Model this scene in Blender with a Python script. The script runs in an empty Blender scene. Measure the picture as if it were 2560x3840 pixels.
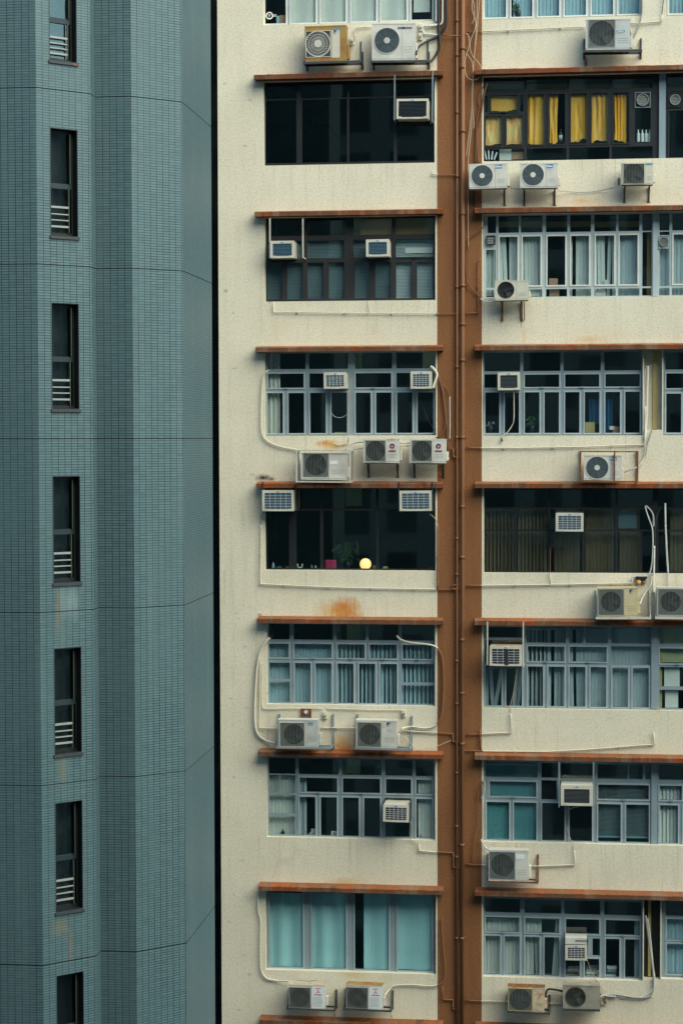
import bpy, math, random
from math import sin, cos, pi, radians as rad, sqrt
random.seed(7)
S = bpy.context.scene
COL = S.collection
# ------------------------------------------------------------------ camera
YAW, PITCH, ROLL, FPX = rad(6.69344), rad(2.12565), rad(-0.13364), 7467.0
CAM = (0.0, -47.3, 40.0)
def axes():
    f = (-sin(YAW)*cos(PITCH), cos(YAW)*cos(PITCH), -sin(PITCH))
    r = (cos(YAW), sin(YAW), 0.0)
    u = (r[1]*f[2]-r[2]*f[1], r[2]*f[0]-r[0]*f[2], r[0]*f[1]-r[1]*f[0])
    c, s = cos(ROLL), sin(ROLL)
    return (tuple(c*r[i]+s*u[i] for i in range(3)), tuple(-s*r[i]+c*u[i] for i in range(3)), f)
AR, AU, AF = axes()
from mathutils import Matrix, Vector
cd = bpy.data.cameras.new('camera'); cam = bpy.data.objects.new('camera', cd); COL.objects.link(cam)
cd.sensor_fit = 'HORIZONTAL'; cd.sensor_width = 24.0; cd.lens = FPX/2560*24.0
cd.clip_end = 2000
M = Matrix(((AR[0], AU[0], -AF[0], CAM[0]), (AR[1], AU[1], -AF[1], CAM[1]), (AR[2], AU[2], -AF[2], CAM[2]), (0, 0, 0, 1)))
cam.matrix_world = M
S.camera = cam
def ray(px, py):
    a, b = (px-1280)/FPX, (py-1920)/FPX
    return tuple(AF[i]+a*AR[i]-b*AU[i] for i in range(3))
def onwall(px, py, d=0.0):
    """survey point: where the line of sight meets the vertical plane d metres in front of the facade"""
    v = ray(px, py); t = (-d-CAM[1])/v[1]
    return v[0]*t, CAM[2]+v[2]*t
# survey sheets: photographs of the facade measured in their own units
def sheet(ox, oy, k): return lambda x, y: (ox+x*k, oy+y*k)
L0, L7, L12, L17, L22, L27, L31 = [sheet(900, o, .612245) for o in (0, 720, 1260, 1740, 2280, 2700, 3120)]
R0, R6, R12, R17, R22, R27, R31 = [sheet(1700, o, .548469) for o in (0, 600, 1260, 1740, 2280, 2700, 3120)]
def P(z, x, y, d=0.0): return onwall(*z(x, y), d)
# ------------------------------------------------------------------ materials
def lin(c):
    c /= 255.0
    return c/12.92 if c <= .04045 else ((c+.055)/1.055)**2.4
def srgb(r, g, b): return (lin(r), lin(g), lin(b), 1.0)
MATS = {}
class N:
    def __init__(s, name):
        s.m = bpy.data.materials.new(name); s.m.use_nodes = True
        s.t = s.m.node_tree; s.b = s.t.nodes['Principled BSDF']; s.out = s.t.nodes['Material Output']
    def n(s, typ, **kw):
        nd = s.t.nodes.new(typ)
        for k, v in kw.items():
            if k in nd.inputs: nd.inputs[k].default_value = v
            else: setattr(nd, k, v)
        return nd
    def l(s, a, b): s.t.links.new(a, b)
    def coord(s, scale=(1, 1, 1), kind='Object'):
        tc = s.n('ShaderNodeNewGeometry'); mp = s.n('ShaderNodeMapping'); mp.inputs['Scale'].default_value = scale
        s.l(tc.outputs['Position'], mp.inputs[0]); return mp.outputs[0]      # real-world position
    def noise(s, vec, scale, detail=4, rough=.55, dist=0):
        nd = s.n('ShaderNodeTexNoise'); nd.inputs['Scale'].default_value = scale; nd.inputs['Detail'].default_value = detail
        nd.inputs['Roughness'].default_value = rough; nd.inputs['Distortion'].default_value = dist
        s.l(vec, nd.inputs['Vector']); return nd.outputs['Fac']
    def ramp(s, fac, a, b, va=(0, 0, 0, 1), vb=(1, 1, 1, 1)):
        r = s.n('ShaderNodeValToRGB'); r.color_ramp.elements[0].position = a; r.color_ramp.elements[1].position = b
        r.color_ramp.elements[0].color = va; r.color_ramp.elements[1].color = vb
        s.l(fac, r.inputs[0]); return r.outputs[0]
    def mix(s, fac, a, b, mode='MIX'):
        m = s.n('ShaderNodeMix', data_type='RGBA', blend_type=mode)
        for sock, v in ((m.inputs[0], fac), (m.inputs[6], a), (m.inputs[7], b)):
            if hasattr(v, 'is_output'): s.l(v, sock)
            else: sock.default_value = v
        return m.outputs[2]
    def math(s, op, a, b=None):
        m = s.n('ShaderNodeMath', operation=op)
        for i, v in enumerate((a, b)):
            if v is None: continue
            if hasattr(v, 'is_output'): s.l(v, m.inputs[i])
            else: m.inputs[i].default_value = v
        return m.outputs[0]
    def bump(s, h, strength=.3, dist=.01):
        b = s.n('ShaderNodeBump'); b.inputs['Strength'].default_value = strength; b.inputs['Distance'].default_value = dist
        s.l(h, b.inputs['Height']); s.l(b.outputs[0], s.b.inputs['Normal'])
    def col(s, c):
        if hasattr(c, 'is_output'): s.l(c, s.b.inputs['Base Color'])
        else: s.b.inputs['Base Color'].default_value = c
    def set(s, rough=.6, metal=0, spec=.5):
        s.b.inputs['Roughness'].default_value = rough; s.b.inputs['Metallic'].default_value = metal
        s.b.inputs['Specular IOR Level'].default_value = spec; return s
def paint(name, c, rough=.5, dirt=.25, scale=3.0, rust=0.0, dcol=(.09, .075, .05, 1), spec=.4, fine=.06):
    """painted metal / plastic with uneven dirt, optional rust bloom"""
    n = N(name); n.set(rough, 0, spec)
    v = n.coord(); a = n.noise(v, scale, 6, .62); b = n.noise(v, scale*14, 3)
    k = n.ramp(a, .48, .82); k = n.math('MULTIPLY', k, dirt)
    c1 = n.mix(k, c, dcol)
    c1 = n.mix(n.math('MULTIPLY', b, fine*2), c1, (0.02, 0.02, 0.02, 1))
    if rust:
        r = n.noise(v, scale*1.3, 8, .68, .6); rk = n.ramp(r, .62-.22*rust, .78-.2*rust)
        rc = n.mix(n.noise(v, scale*9, 4), (.16, .045, .012, 1), (.42, .16, .03, 1))
        c1 = n.mix(rk, c1, rc)
    n.col(c1); MATS[name] = n.m; return n.m
def flat(name, c, rough=.6, spec=.4):
    n = N(name); n.set(rough, 0, spec); n.col(c); MATS[name] = n.m; return n.m
# --- stucco of the facade with its own rust and soot stains
STAINS = []
def stain(z, x, y, rx, ry, c, amt): STAINS.append((P(z, x, y), rx, ry, c, amt))
ORANGE, YEL, SOOT, RUST, PALE = (.55, .19, .03, 1), (.62, .36, .09, 1), (.012, .013, .014, 1), (.26, .07, .015, 1), (.72, .68, .58, 1)
stain(L17, 610, 905, .75, .36, YEL, .9); stain(L17, 640, 870, .42, .28, ORANGE, .95); stain(L17, 650, 925, .5, .16, ORANGE, .8)
stain(L12, 560, 668, .42, .16, YEL, .9); stain(L12, 520, 655, .26, .09, ORANGE, .75)
stain(L22, 630, 830, .38, .32, YEL, .8); stain(L22, 640, 862, .34, .16, ORANGE, .75)
stain(L27, 650, 990, .6, .13, YEL, .55); stain(L31, 700, 880, .5, .12, YEL, .4)
stain(L17, 145, 84, .26, .11, SOOT, 1.0); stain(L17, 190, 92, .14, .06, SOOT, .9)
stain(L17, 120, 925, .08, .05, SOOT, .7)
stain(R6, 890, 280, .5, .14, YEL, .5); stain(R6, 930, 1225, .45, .13, YEL, .5); stain(R6, 480, 1200, .07, .4, YEL, .35)
stain(R0, 903, 425, .06, .2, RUST, .95); stain(R6, 325, 1105, .03, .11, ORANGE, .7); stain(R6, 461, 1120, .035, .14, ORANGE, .75)
stain(L31, 578, 1130, .035, .09, ORANGE, .8); stain(L31, 925, 1135, .05, .1, ORANGE, .8)
stain(R22, 1400, 705, .1, .05, YEL, .6); stain(R0, 710, 330, .16, .3, PALE, .45)
stain(R17, 1262, 860, .12, .2, YEL, .3); stain(L0, 650, 425, .5, .07, YEL, .3)
for _ in range(26):
    STAINS.append(((random.uniform(-8.4, -7.2), random.uniform(26, 51)), random.uniform(.03, .09), random.uniform(.02, .06), SOOT, random.uniform(.2, .5)))
def stucco():
    n = N('cream_stucco'); n.set(.9, 0, .2)
    v = n.coord()
    big = n.noise(v, .55, 5, .6); fine = n.noise(v, 62, 2, .7); med = n.noise(n.coord((3.2, 1, .35)), 1.0, 6, .65)
    c = n.mix(n.ramp(big, .35, .7), (.675, .62, .475, 1), (.775, .72, .565, 1))
    c = n.mix(n.math('MULTIPLY', n.ramp(med, .52, .8), .28), c, (.36, .34, .28, 1))
    c = n.mix(n.math('MULTIPLY', n.ramp(n.noise(v, 24, 4, .8), .38, .62), .50), c, (.84, .79, .635, 1))
    c = n.mix(n.math('MULTIPLY', n.ramp(n.noise(v, 20, 4, .85), .47, .64), .34), c, (.30, .29, .24, 1))
    c = n.mix(n.math('MULTIPLY', n.ramp(n.noise(n.coord((7, 1, .30)), 1.0, 5, .72, .3), .54, .74), n.math('MULTIPLY', n.ramp(n.noise(v, .42, 3), .42, .62), .45)), c, (.33, .31, .25, 1))
    c = n.mix(n.math('MULTIPLY', n.ramp(n.noise(n.coord((1, 1, 1.6)), .8, 6, .7, .4), .56, .70), .22), c, (.62, .47, .27, 1))
    spk = n.noise(v, 7, 5, .75); c = n.mix(n.math('MULTIPLY', n.ramp(spk, .70, .76), .55), c, (.08, .09, .09, 1))
    sep = n.n('ShaderNodeSeparateXYZ'); n.l(v, sep.inputs[0])
    # rain streaks under the sills, repeating with the storeys, and hairline cracks
    tz = n.math('FRACT', n.math('DIVIDE', n.math('SUBTRACT', 46.52+3.235*20, sep.outputs[2]), 3.235))
    mk = n.ramp(tz, .0, .36, (1, 1, 1, 1), (0, 0, 0, 1))
    drip = n.ramp(n.noise(n.coord((9, 1, .12)), 1.0, 6, .75), .56, .68)
    c = n.mix(n.math('MULTIPLY', n.math('MULTIPLY', drip, mk), .42), c, (.27, .25, .19, 1))
    vo = n.n('ShaderNodeTexVoronoi', feature='DISTANCE_TO_EDGE'); vo.inputs['Scale'].default_value = .55
    dv = n.n('ShaderNodeMix', data_type='VECTOR'); dv.inputs[0].default_value = .10; n.l(v, dv.inputs[4])
    ns = n.n('ShaderNodeTexNoise'); ns.inputs['Scale'].default_value = 3.0; ns.inputs['Detail'].default_value = 6; n.l(v, ns.inputs['Vector']); n.l(ns.outputs['Color'], dv.inputs[5]); n.l(dv.outputs[1], vo.inputs['Vector'])
    ck = n.ramp(vo.outputs['Distance'], .0, .006, (1, 1, 1, 1), (0, 0, 0, 1))
    c = n.mix(n.math('MULTIPLY', n.math('MULTIPLY', ck, n.ramp(n.noise(v, .5, 3), .52, .6)), .13), c, (.16, .15, .12, 1))
    wob = n.math('ADD', n.math('MULTIPLY', n.noise(v, 4.5, 6, .7), .55), n.math('MULTIPLY', n.noise(n.coord((16, 1, .9)), 1.0, 5, .7), .45))
    for (cx, cz), rx, rz, sc, amt in STAINS:
        dx = n.math('DIVIDE', n.math('SUBTRACT', sep.outputs[0], cx), rx)
        dz = n.math('DIVIDE', n.math('SUBTRACT', sep.outputs[2], cz), rz)
        r = n.math('SQRT', n.math('ADD', n.math('MULTIPLY', dx, dx), n.math('MULTIPLY', dz, dz)))
        r = n.math('ADD', r, n.math('MULTIPLY', n.math('SUBTRACT', wob, .5), 2.2))
        k = n.ramp(r, .05, 1.0, (1, 1, 1, 1), (0, 0, 0, 1))
        c = n.mix(n.math('MULTIPLY', k, amt), c, sc)
    n.col(c); n.bump(n.noise(v, 34, 4, .75), .4, .025); MATS['stucco'] = n.m
stucco()
def brownwall():
    n = N('brown_wall_paint'); n.set(.9, 0, .2); v = n.coord()
    big = n.noise(n.coord((2.5, 1, .4)), 1.1, 6, .65); fine = n.noise(v, 58, 2, .7)
    c = n.mix(n.ramp(big, .35, .7), (.245, .106, .045, 1), (.315, .140, .059, 1))
    c = n.mix(n.math('MULTIPLY', n.ramp(n.noise(v, 26, 3, .8), .42, .62), .5), c, (.115, .052, .026, 1))
    c = n.mix(n.math('MULTIPLY', n.ramp(n.noise(v, 5, 5, .75), .73, .76), .6), c, (.5, .42, .33, 1))
    n.col(c); n.bump(fine, .5, .02); MATS['brownwall'] = n.m
brownwall()
def canopymat(name, a, b, amt):
    n = N(name); n.set(.85, 0, .2); v = n.coord()
    big = n.noise(n.coord((1.0, .3, .25)), 1.3, 6, .72, .4); streak = n.noise(n.coord((8, 2, .5)), 1.5, 5, .75); fine = n.noise(v, 40, 3)
    c = n.mix(n.ramp(big, .47, .60), a, b)
    c = n.mix(n.math('MULTIPLY', n.ramp(n.noise(n.coord((2.6, .5, .6)), 1.0, 5, .7), .50, .62), .75), c, (.27, .17, .11, 1))
    c = n.mix(n.math('MULTIPLY', n.ramp(streak, .52, .70), amt), c, (.075, .030, .017, 1))
    c = n.mix(n.math('MULTIPLY', n.ramp(n.noise(n.coord((1.2, .4, .4)), 1.7, 5, .7), .60, .70), .8), c, (.06, .026, .017, 1))
    c = n.mix(n.math('MULTIPLY', fine, .35), c, (.05, .02, .012, 1))
    n.col(c); n.bump(fine, .4, .01); MATS[name] = n.m
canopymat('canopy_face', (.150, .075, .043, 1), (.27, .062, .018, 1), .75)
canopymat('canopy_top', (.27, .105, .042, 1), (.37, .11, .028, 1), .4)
def tilemat():
    n = N('blue_grey_mosaic_tile'); n.set(.45, 0, .45)
    tc = n.n('ShaderNodeTexCoord'); br = n.n('ShaderNodeTexBrick'); n.l(tc.outputs['UV'], br.inputs['Vector'])
    br.offset = 0; br.squash = 1; br.inputs['Scale'].default_value = 1
    br.inputs['Brick Width'].default_value = .128; br.inputs['Row Height'].default_value = .0455
    br.inputs['Mortar Size'].default_value = .0060; br.inputs['Mortar Smooth'].default_value = .1
    br.inputs['Color1'].default_value = (.087, .153, .167, 1); br.inputs['Color2'].default_value = (.114, .190, .205, 1)
    br.inputs['Mortar'].default_value = (.014, .026, .032, 1); br.inputs['Bias'].default_value = 0
    v = n.coord((1, 1, .35)); big = n.noise(v, 1.0, 6, .65)
    c = n.mix(n.math('MULTIPLY', n.ramp(big, .4, .72), .55), br.outputs['Color'], (.085, .15, .16, 1))
    c = n.mix(n.math('MULTIPLY', n.ramp(n.noise(n.coord((3.5, 3.5, .12)), 1.0, 4, .7), .52, .72), .16), c, (.22, .29, .30, 1))
    sp = n.noise(n.coord(), 2.6, 5, .8); c = n.mix(n.math('MULTIPLY', n.ramp(sp, .74, .77), .7), c, (.03, .04, .045, 1))
    # rust runs below the lower sills, pale lime patch
    sep = n.n('ShaderNodeSeparateXYZ'); n.l(n.coord(), sep.inputs[0])
    wob = n.noise(n.coord((6, 6, 1)), 1.4, 5, .7)
    for (x, z0, rx, rz, col, amt) in TSTAIN:
        dx = n.math('DIVIDE', n.math('SUBTRACT', sep.outputs[0], x), rx); dz = n.math('DIVIDE', n.math('SUBTRACT', sep.outputs[2], z0), rz)
        r = n.math('SQRT', n.math('ADD', n.math('MULTIPLY', dx, dx), n.math('MULTIPLY', dz, dz)))
        r = n.math('ADD', r, n.math('MULTIPLY', n.math('SUBTRACT', wob, .5), 1.6))
        c = n.mix(n.math('MULTIPLY', n.ramp(r, .1, 1, (1, 1, 1, 1), (0, 0, 0, 1)), amt), c, col)
    n.col(c); n.bump(br.outputs['Fac'], -.35, .006); MATS['tile'] = n.m
def glassmat(name, tint, refl=.05, rough=.02):
    n = N(name); n.t.nodes.remove(n.b)
    tr = n.n('ShaderNodeBsdfTransparent'); tr.inputs[0].default_value = tint
    gl = n.n('ShaderNodeBsdfGlossy'); gl.inputs['Roughness'].default_value = rough; gl.inputs[0].default_value = (.85, .93, .88, 1)
    mx = n.n('ShaderNodeMixShader'); mx.inputs[0].default_value = refl
    n.l(tr.outputs[0], mx.inputs[1]); n.l(gl.outputs[0], mx.inputs[2]); n.l(mx.outputs[0], n.out.inputs[0]); MATS[name] = n.m
glassmat('clear_glass', (.90, .95, .95, 1), .06)
glassmat('dark_glass', (.80, .87, .87, 1), .06)
glassmat('dark_tint_glass', (.45, .52, .53, 1), .07)
def frosted():
    n = N('frosted_teal_glass'); n.set(.35, 0, .5); v = n.coord((1, 1, .8))
    n.col(n.mix(n.ramp(n.noise(v, .9, 3, .5), .35, .68), (.10, .30, .31, 1), (.19, .44, .44, 1)))
    MATS['frosted'] = n.m
frosted()
glassmat('teal_glass', (.82, .95, .96, 1), .05)
paint('frame_blue', (.25, .33, .375, 1), .5, .25, 2.5)
paint('sash_white', (.70, .71, .65, 1), .5, .2, 2.5)
paint('sash_blue', (.37, .45, .49, 1), .5, .25, 2.5)
paint('frame_white', (.42, .50, .52, 1), .5, .2, 2.5)
paint('frame_dark', (.022, .022, .022, 1), .5, .2, 2.5, dcol=(.06, .065, .07, 1))
paint('frame_black', (.010, .013, .015, 1), .5, .3, 2.5, dcol=(.04, .055, .06, 1))
paint('frame_grey', (.16, .21, .24, 1), .5, .3, 2.5)
paint('edge_green', (.05, .075, .045, 1), .5, .2, 3)
paint('frame_teal', (.018, .036, .045, 1), .5, .2, 3)
flat('joint', (.035, .038, .034, 1), .9, .1)
paint('ac_white', (.64, .63, .57, 1), .45, .42, 1.7, rust=.12)
paint('ac_grey', (.50, .52, .50, 1), .5, .4, 1.9)
paint('ac_yellow', (.58, .50, .30, 1), .5, .45, 1.8, rust=.15)
paint('rail_grey', (.34, .37, .36, 1), .5, .3, 3)
paint('ac_cream', (.60, .58, .48, 1), .5, .35, 2.5)
paint('ac_rusty', (.36, .23, .06, 1), .6, .6, 2.0, rust=.7)
paint('ac_topstain', (.60, .50, .34, 1), .6, .5, 2.5, rust=.45)
paint('ac_dirty', (.33, .31, .25, 1), .6, .85, 3.5, rust=.15)
paint('ac_dark', (.035, .05, .058, 1), .5, .2, 4)
paint('fan_dark', (.028, .042, .050, 1), .5, .2, 4)
paint('guard_blue', (.13, .18, .21, 1), .5, .2, 4)
paint('wire_grey', (.16, .18, .17, 1), .5, .3, 4)
paint('guard_grey', (.24, .26, .24, 1), .5, .3, 4)
paint('guard_dirty', (.15, .145, .105, 1), .6, .5, 4, rust=.2)
paint('louvre_blue', (.05, .12, .175, 1), .5, .25, 4)
paint('louvre_dark', (.018, .026, .036, 1), .5, .2, 4)
paint('steel_dark', (.045, .055, .06, 1), .55, .3, 4, rust=.25)
paint('steel_blue', (.20, .27, .31, 1), .55, .3, 4, rust=.12)
paint('steel_rust', (.13, .05, .02, 1), .8, .4, 5, rust=.8)
paint('steel_white', (.56, .56, .50, 1), .55, .4, 4, rust=.2)
paint('pipe_cream', (.66, .62, .50, 1), .55, .25, 3)
paint('pipe_brown', (.24, .10, .042, 1), .65, .3, 3)
paint('pipe_white', (.66, .66, .60, 1), .55, .3, 3)
paint('cable_grey', (.36, .38, .36, 1), .6, .3, 3)
paint('cable_black', (.016, .026, .032, 1), .5, .2, 3)
paint('cable_tan', (.48, .36, .24, 1), .6, .2, 3)
paint('cable_brown', (.18, .075, .035, 1), .65, .3, 3)
paint('blind_blue', (.40, .58, .68, 1), .8, .15, 2)
paint('sheet_teal', (.68, .78, .79, 1), .8, .1, 1.2)
paint('blind_pale', (.76, .80, .77, 1), .8, .15, 2)
paint('blind_grey', (.50, .59, .63, 1), .8, .15, 2)
paint('blind_dark', (.17, .24, .27, 1), .8, .15, 2)
paint('blind_teal', (.12, .38, .42, 1), .6, .1, 2)
paint('blind_brown', (.155, .105, .055, 1), .8, .15, 2)
paint('blind_olive', (.10, .13, .12, 1), .8, .15, 2)
paint('paper_white', (.78, .78, .73, 1), .8, .1, 3)
paint('board_mustard', (.36, .22, .075, 1), .8, .2, 3)
paint('board_cream', (.50, .52, .30, 1), .8, .2, 3)
paint('card_yellow', (.50, .40, .16, 1), .8, .2, 3)
paint('card_tan', (.50, .30, .20, 1), .8, .2, 3)
paint('pink', (.62, .035, .13, 1), .5, .1, 3)
paint('leaf', (.035, .10, .035, 1), .5, .2, 6)
paint('cobalt', (.02, .13, .27, 1), .6, .1, 3)
paint('bottle_dark', (.02, .03, .03, 1), .3, .1, 3)
paint('bottle_white', (.75, .78, .76, 1), .4, .1, 3)
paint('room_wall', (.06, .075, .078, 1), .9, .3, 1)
paint('asphalt', (.05, .05, .052, 1), .9, .3, .3)
paint('slot_shade_black', (.010, .011, .011, 1), .95, .3, .6, spec=.02)  # near-black, so the slot behind the tower reads as deep shade
paint('concrete_grey', (.22, .23, .23, 1), .9, .4, .3)
flat('label_blue', (.02, .22, .50, 1)); flat('ink_white', (.85, .88, .88, 1)); flat('ink_navy', (.015, .04, .12, 1)); flat('ink_red', (.55, .03, .03, 1))
flat('ink_teal', (.01, .20, .20, 1)); flat('ink_cyan', (.05, .33, .50, 1)); flat('label_white', (.72, .74, .74, 1)); flat('ink_grey', (.25, .28, .30, 1))
def shade_block_mat():  # face of the added shading block, patterned for its reflection in the glass
    n = N('shade_block_face'); n.set(.8, 0, .3)
    g = n.n('ShaderNodeNewGeometry'); sp = n.n('ShaderNodeSeparateXYZ'); n.l(g.outputs['Position'], sp.inputs[0])
    cb_ = n.n('ShaderNodeCombineXYZ'); n.l(sp.outputs[0], cb_.inputs[0]); n.l(sp.outputs[2], cb_.inputs[1])
    br = n.n('ShaderNodeTexBrick'); n.l(cb_.outputs[0], br.inputs['Vector']); br.offset = 0; br.inputs['Scale'].default_value = 1
    br.inputs['Brick Width'].default_value = 2.4; br.inputs['Row Height'].default_value = 3.2; br.inputs['Mortar Size'].default_value = .5
    br.inputs['Color1'].default_value = (.06, .07, .07, 1); br.inputs['Color2'].default_value = (.12, .13, .12, 1); br.inputs['Mortar'].default_value = (.27, .27, .245, 1)
    n.col(br.outputs['Color']); MATS['shade_block_face'] = n.m
shade_block_mat()
def curtain_mat():
    for nm, a, b in (('curtain_yellow', (.93, .46, .055, 1), (.95, .55, .13, 1)), ('curtain_orange', (.94, .64, .26, 1), (.86, .28, .03, 1)), ('curtain_gold', (.93, .46, .035, 1), (.78, .40, .06, 1))):
        n = N(nm); n.set(.75, 0, .25); v = n.coord((1, 1, .6))
        n.col(n.mix(n.ramp(n.noise(v, 3.2, 5, .6, .8), .42, .66), a, b)); MATS[nm] = n.m
curtain_mat()
def lampmat():
    n = N('lamp_glow'); n.b.inputs['Base Color'].default_value = (.9, .8, .5, 1)
    n.b.inputs['Emission Color'].default_value = (1.0, .62, .20, 1); n.b.inputs['Emission Strength'].default_value = LAMP_E; MATS['lamp'] = n.m
LAMP_E = .72
lampmat()
# ------------------------------------------------------------------ mesh builder
ORG = {}
class MB:
    def __init__(s): s.v, s.f, s.m, s.sm, s.uv = [], [], [], [], {}
    def face(s, pts, mi=0, smooth=False, uv=None):
        i = len(s.v); s.v += [tuple(p) for p in pts]
        if uv: s.uv[len(s.f)] = uv
        s.f.append(tuple(range(i, i+len(pts)))); s.m.append(mi); s.sm.append(smooth)
    def box(s, x0, x1, y0, y1, z0, z1, mi=0, top=None):
        i = len(s.v)
        s.v += [(x0, y0, z0), (x1, y0, z0), (x1, y1, z0), (x0, y1, z0), (x0, y0, z1), (x1, y0, z1), (x1, y1, z1), (x0, y1, z1)]
        for k, q in enumerate(((0, 3, 2, 1), (4, 5, 6, 7), (0, 1, 5, 4), (1, 2, 6, 5), (2, 3, 7, 6), (3, 0, 4, 7))):
            s.f.append(tuple(i+a for a in q)); s.m.append(top if (k == 1 and top is not None) else mi); s.sm.append(False)
        return s
    def tube(s, pts, r, n=8, mi=0, mfun=None):
        V = [Vector(p) for p in pts]; rings = []; ref = None
        for k, p in enumerate(V):
            t = (V[min(k+1, len(V)-1)]-V[max(k-1, 0)])
            if t.length < 1e-9: t = Vector((0, 0, 1))
            t.normalize()
            if ref is None: ref = t.orthogonal().normalized()
            ref = (ref-t*ref.dot(t)); ref = ref.normalized() if ref.length > 1e-6 else t.orthogonal().normalized()
            b = t.cross(ref); i = len(s.v)
            rr = r
            if 0 < k < len(V)-1:
                a = (V[k]-V[k-1]).normalized().dot((V[k+1]-V[k]).normalized()); rr = r/max(.72, sqrt(max(0, (1+a)/2)))
            s.v += [tuple(p+(ref*cos(2*pi*j/n)+b*sin(2*pi*j/n))*rr) for j in range(n)]; rings.append(i)
        for k in range(len(rings)-1):
            a, b = rings[k], rings[k+1]; mm = mi if mfun is None else mfun((V[k]+V[k+1])/2)
            for j in range(n):
                s.f.append((a+j, a+(j+1) % n, b+(j+1) % n, b+j)); s.m.append(mm); s.sm.append(True)
        for a, rev in ((rings[0], True), (rings[-1], False)):
            q = tuple(a+j for j in range(n)); s.f.append(q[::-1] if rev else q); s.m.append(mi if mfun is None else mfun(V[0] if rev else V[-1])); s.sm.append(False)
        return s
    def disc(s, cx, cz, y, r, n=32, mi=0):
        s.face([(cx+r*cos(-2*pi*j/n+pi), y, cz-r*sin(-2*pi*j/n+pi)) for j in range(n)][::-1], mi); return s
    def cyl(s, cx, cz, y0, y1, r, n=32, mi=0, cap=True):
        """axis along y, y0 the front"""
        i = len(s.v)
        for y in (y0, y1): s.v += [(cx+r*cos(2*pi*j/n), y, cz+r*sin(2*pi*j/n)) for j in range(n)]
        for j in range(n):
            s.f.append((i+j, i+(j+1) % n, i+n+(j+1) % n, i+n+j)); s.m.append(mi); s.sm.append(True)
        if cap:
            s.f.append(tuple(i+j for j in range(n))[::-1][::-1]); s.m.append(mi); s.sm.append(False)
            s.f.append(tuple(i+n+j for j in range(n))[::-1]); s.m.append(mi); s.sm.append(False)
        return s
    def ring(s, cx, cz, r, w, y0, y1, n=36, mi=0):
        """square-section ring facing -y"""
        i = len(s.v); a, b = r-w/2, r+w/2
        for rr, y in ((a, y0), (b, y0), (b, y1), (a, y1)): s.v += [(cx+rr*cos(2*pi*j/n), y, cz+rr*sin(2*pi*j/n)) for j in range(n)]
        for k in range(4):
            for j in range(n):
                s.f.append((i+k*n+j, i+k*n+(j+1) % n, i+((k+1) % 4)*n+(j+1) % n, i+((k+1) % 4)*n+j)); s.m.append(mi); s.sm.append(k % 2 == 1)
        return s
    def bar(s, a, b, w, t, mi=0, up=(0, -1, 0)):
        A, B = Vector(a), Vector(b); d = (B-A).normalized(); u = Vector(up); sd = d.cross(u)
        if sd.length < 1e-4: u = Vector((1, 0, 0)); sd = d.cross(u)
        sd.normalize(); u = sd.cross(d).normalized(); i = len(s.v)
        for p in (A, B):
            for e, g in ((-1, -1), (1, -1), (1, 1), (-1, 1)): s.v.append(tuple(p+sd*e*w/2+u*g*t/2))
        for q in ((0, 1, 2, 3), (7, 6, 5, 4), (0, 4, 5, 1), (1, 5, 6, 2), (2, 6, 7, 3), (3, 7, 4, 0)):
            s.f.append(tuple(i+k for k in q)); s.m.append(mi); s.sm.append(False)
        return s
    def gridholes(s, X, Z, holes, y, depth, mi=0, mr=None, skip=None):
        """sheet facing -y over X[0]..X[-1], Z[0]..Z[-1] with rectangular holes whose sides run back by depth"""
        xs = sorted(set([round(a, 5) for a in list(X)+[h[0] for h in holes]+[h[1] for h in holes] if X[0]-1e-6 <= a <= X[-1]+1e-6]))
        zs = sorted(set([round(a, 5) for a in list(Z)+[h[2] for h in holes]+[h[3] for h in holes] if Z[0]-1e-6 <= a <= Z[-1]+1e-6]))
        def hole(cx, cz): return any(h[0] < cx < h[1] and h[2] < cz < h[3] for h in holes)
        for a, b in zip(xs, xs[1:]):
            for c, d in zip(zs, zs[1:]):
                if not hole((a+b)/2, (c+d)/2): s.face([(a, y, c), (b, y, c), (b, y, d), (a, y, d)], mi)
        mr = mi if mr is None else mr
        for h in holes:
            x0, x1, z0, z1 = h[:4]
            s.face([(x0, y, z0), (x0, y, z1), (x0, y+depth, z1), (x0, y+depth, z0)][::-1], mr); s.face([(x1, y, z0), (x1, y, z1), (x1, y+depth, z1), (x1, y+depth, z0)], mr)
            s.face([(x0, y, z0), (x1, y, z0), (x1, y+depth, z0), (x0, y+depth, z0)], mr); s.face([(x0, y, z1), (x1, y, z1), (x1, y+depth, z1), (x0, y+depth, z1)][::-1], mr)
        return s
    def build(s, name, mats, parent=None, org=None, bevel=0):
        if parent is not None: org = ORG[parent.name]
        org = org or (0, 0, 0)
        me = bpy.data.meshes.new(name)
        me.from_pydata([(a-org[0], b-org[1], c-org[2]) for a, b, c in s.v], [], s.f)
        for m in (mats if isinstance(mats, (list, tuple)) else [mats]): me.materials.append(MATS[m])
        me.polygons.foreach_set('material_index', s.m); me.polygons.foreach_set('use_smooth', s.sm)
        if s.uv:
            ul = me.uv_layers.new(name='UVMap')
            for fi, uv in s.uv.items():
                for k, li in enumerate(me.polygons[fi].loop_indices): ul.data[li].uv = uv[k]
        me.update()
        o = bpy.data.objects.new(name, me); COL.objects.link(o)
        if parent is not None: o.parent = parent
        else: o.location = org
        ORG[o.name] = org
        if bevel:
            b = o.modifiers.new('edges', 'BEVEL'); b.width = bevel; b.segments = 2; b.limit_method = 'ANGLE'
        return o
def tag(o, label, cat, group=None, kind=None):
    o['label'] = label; o['category'] = cat
    if group: o['group'] = group
    if kind: o['kind'] = kind
    return o
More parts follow.
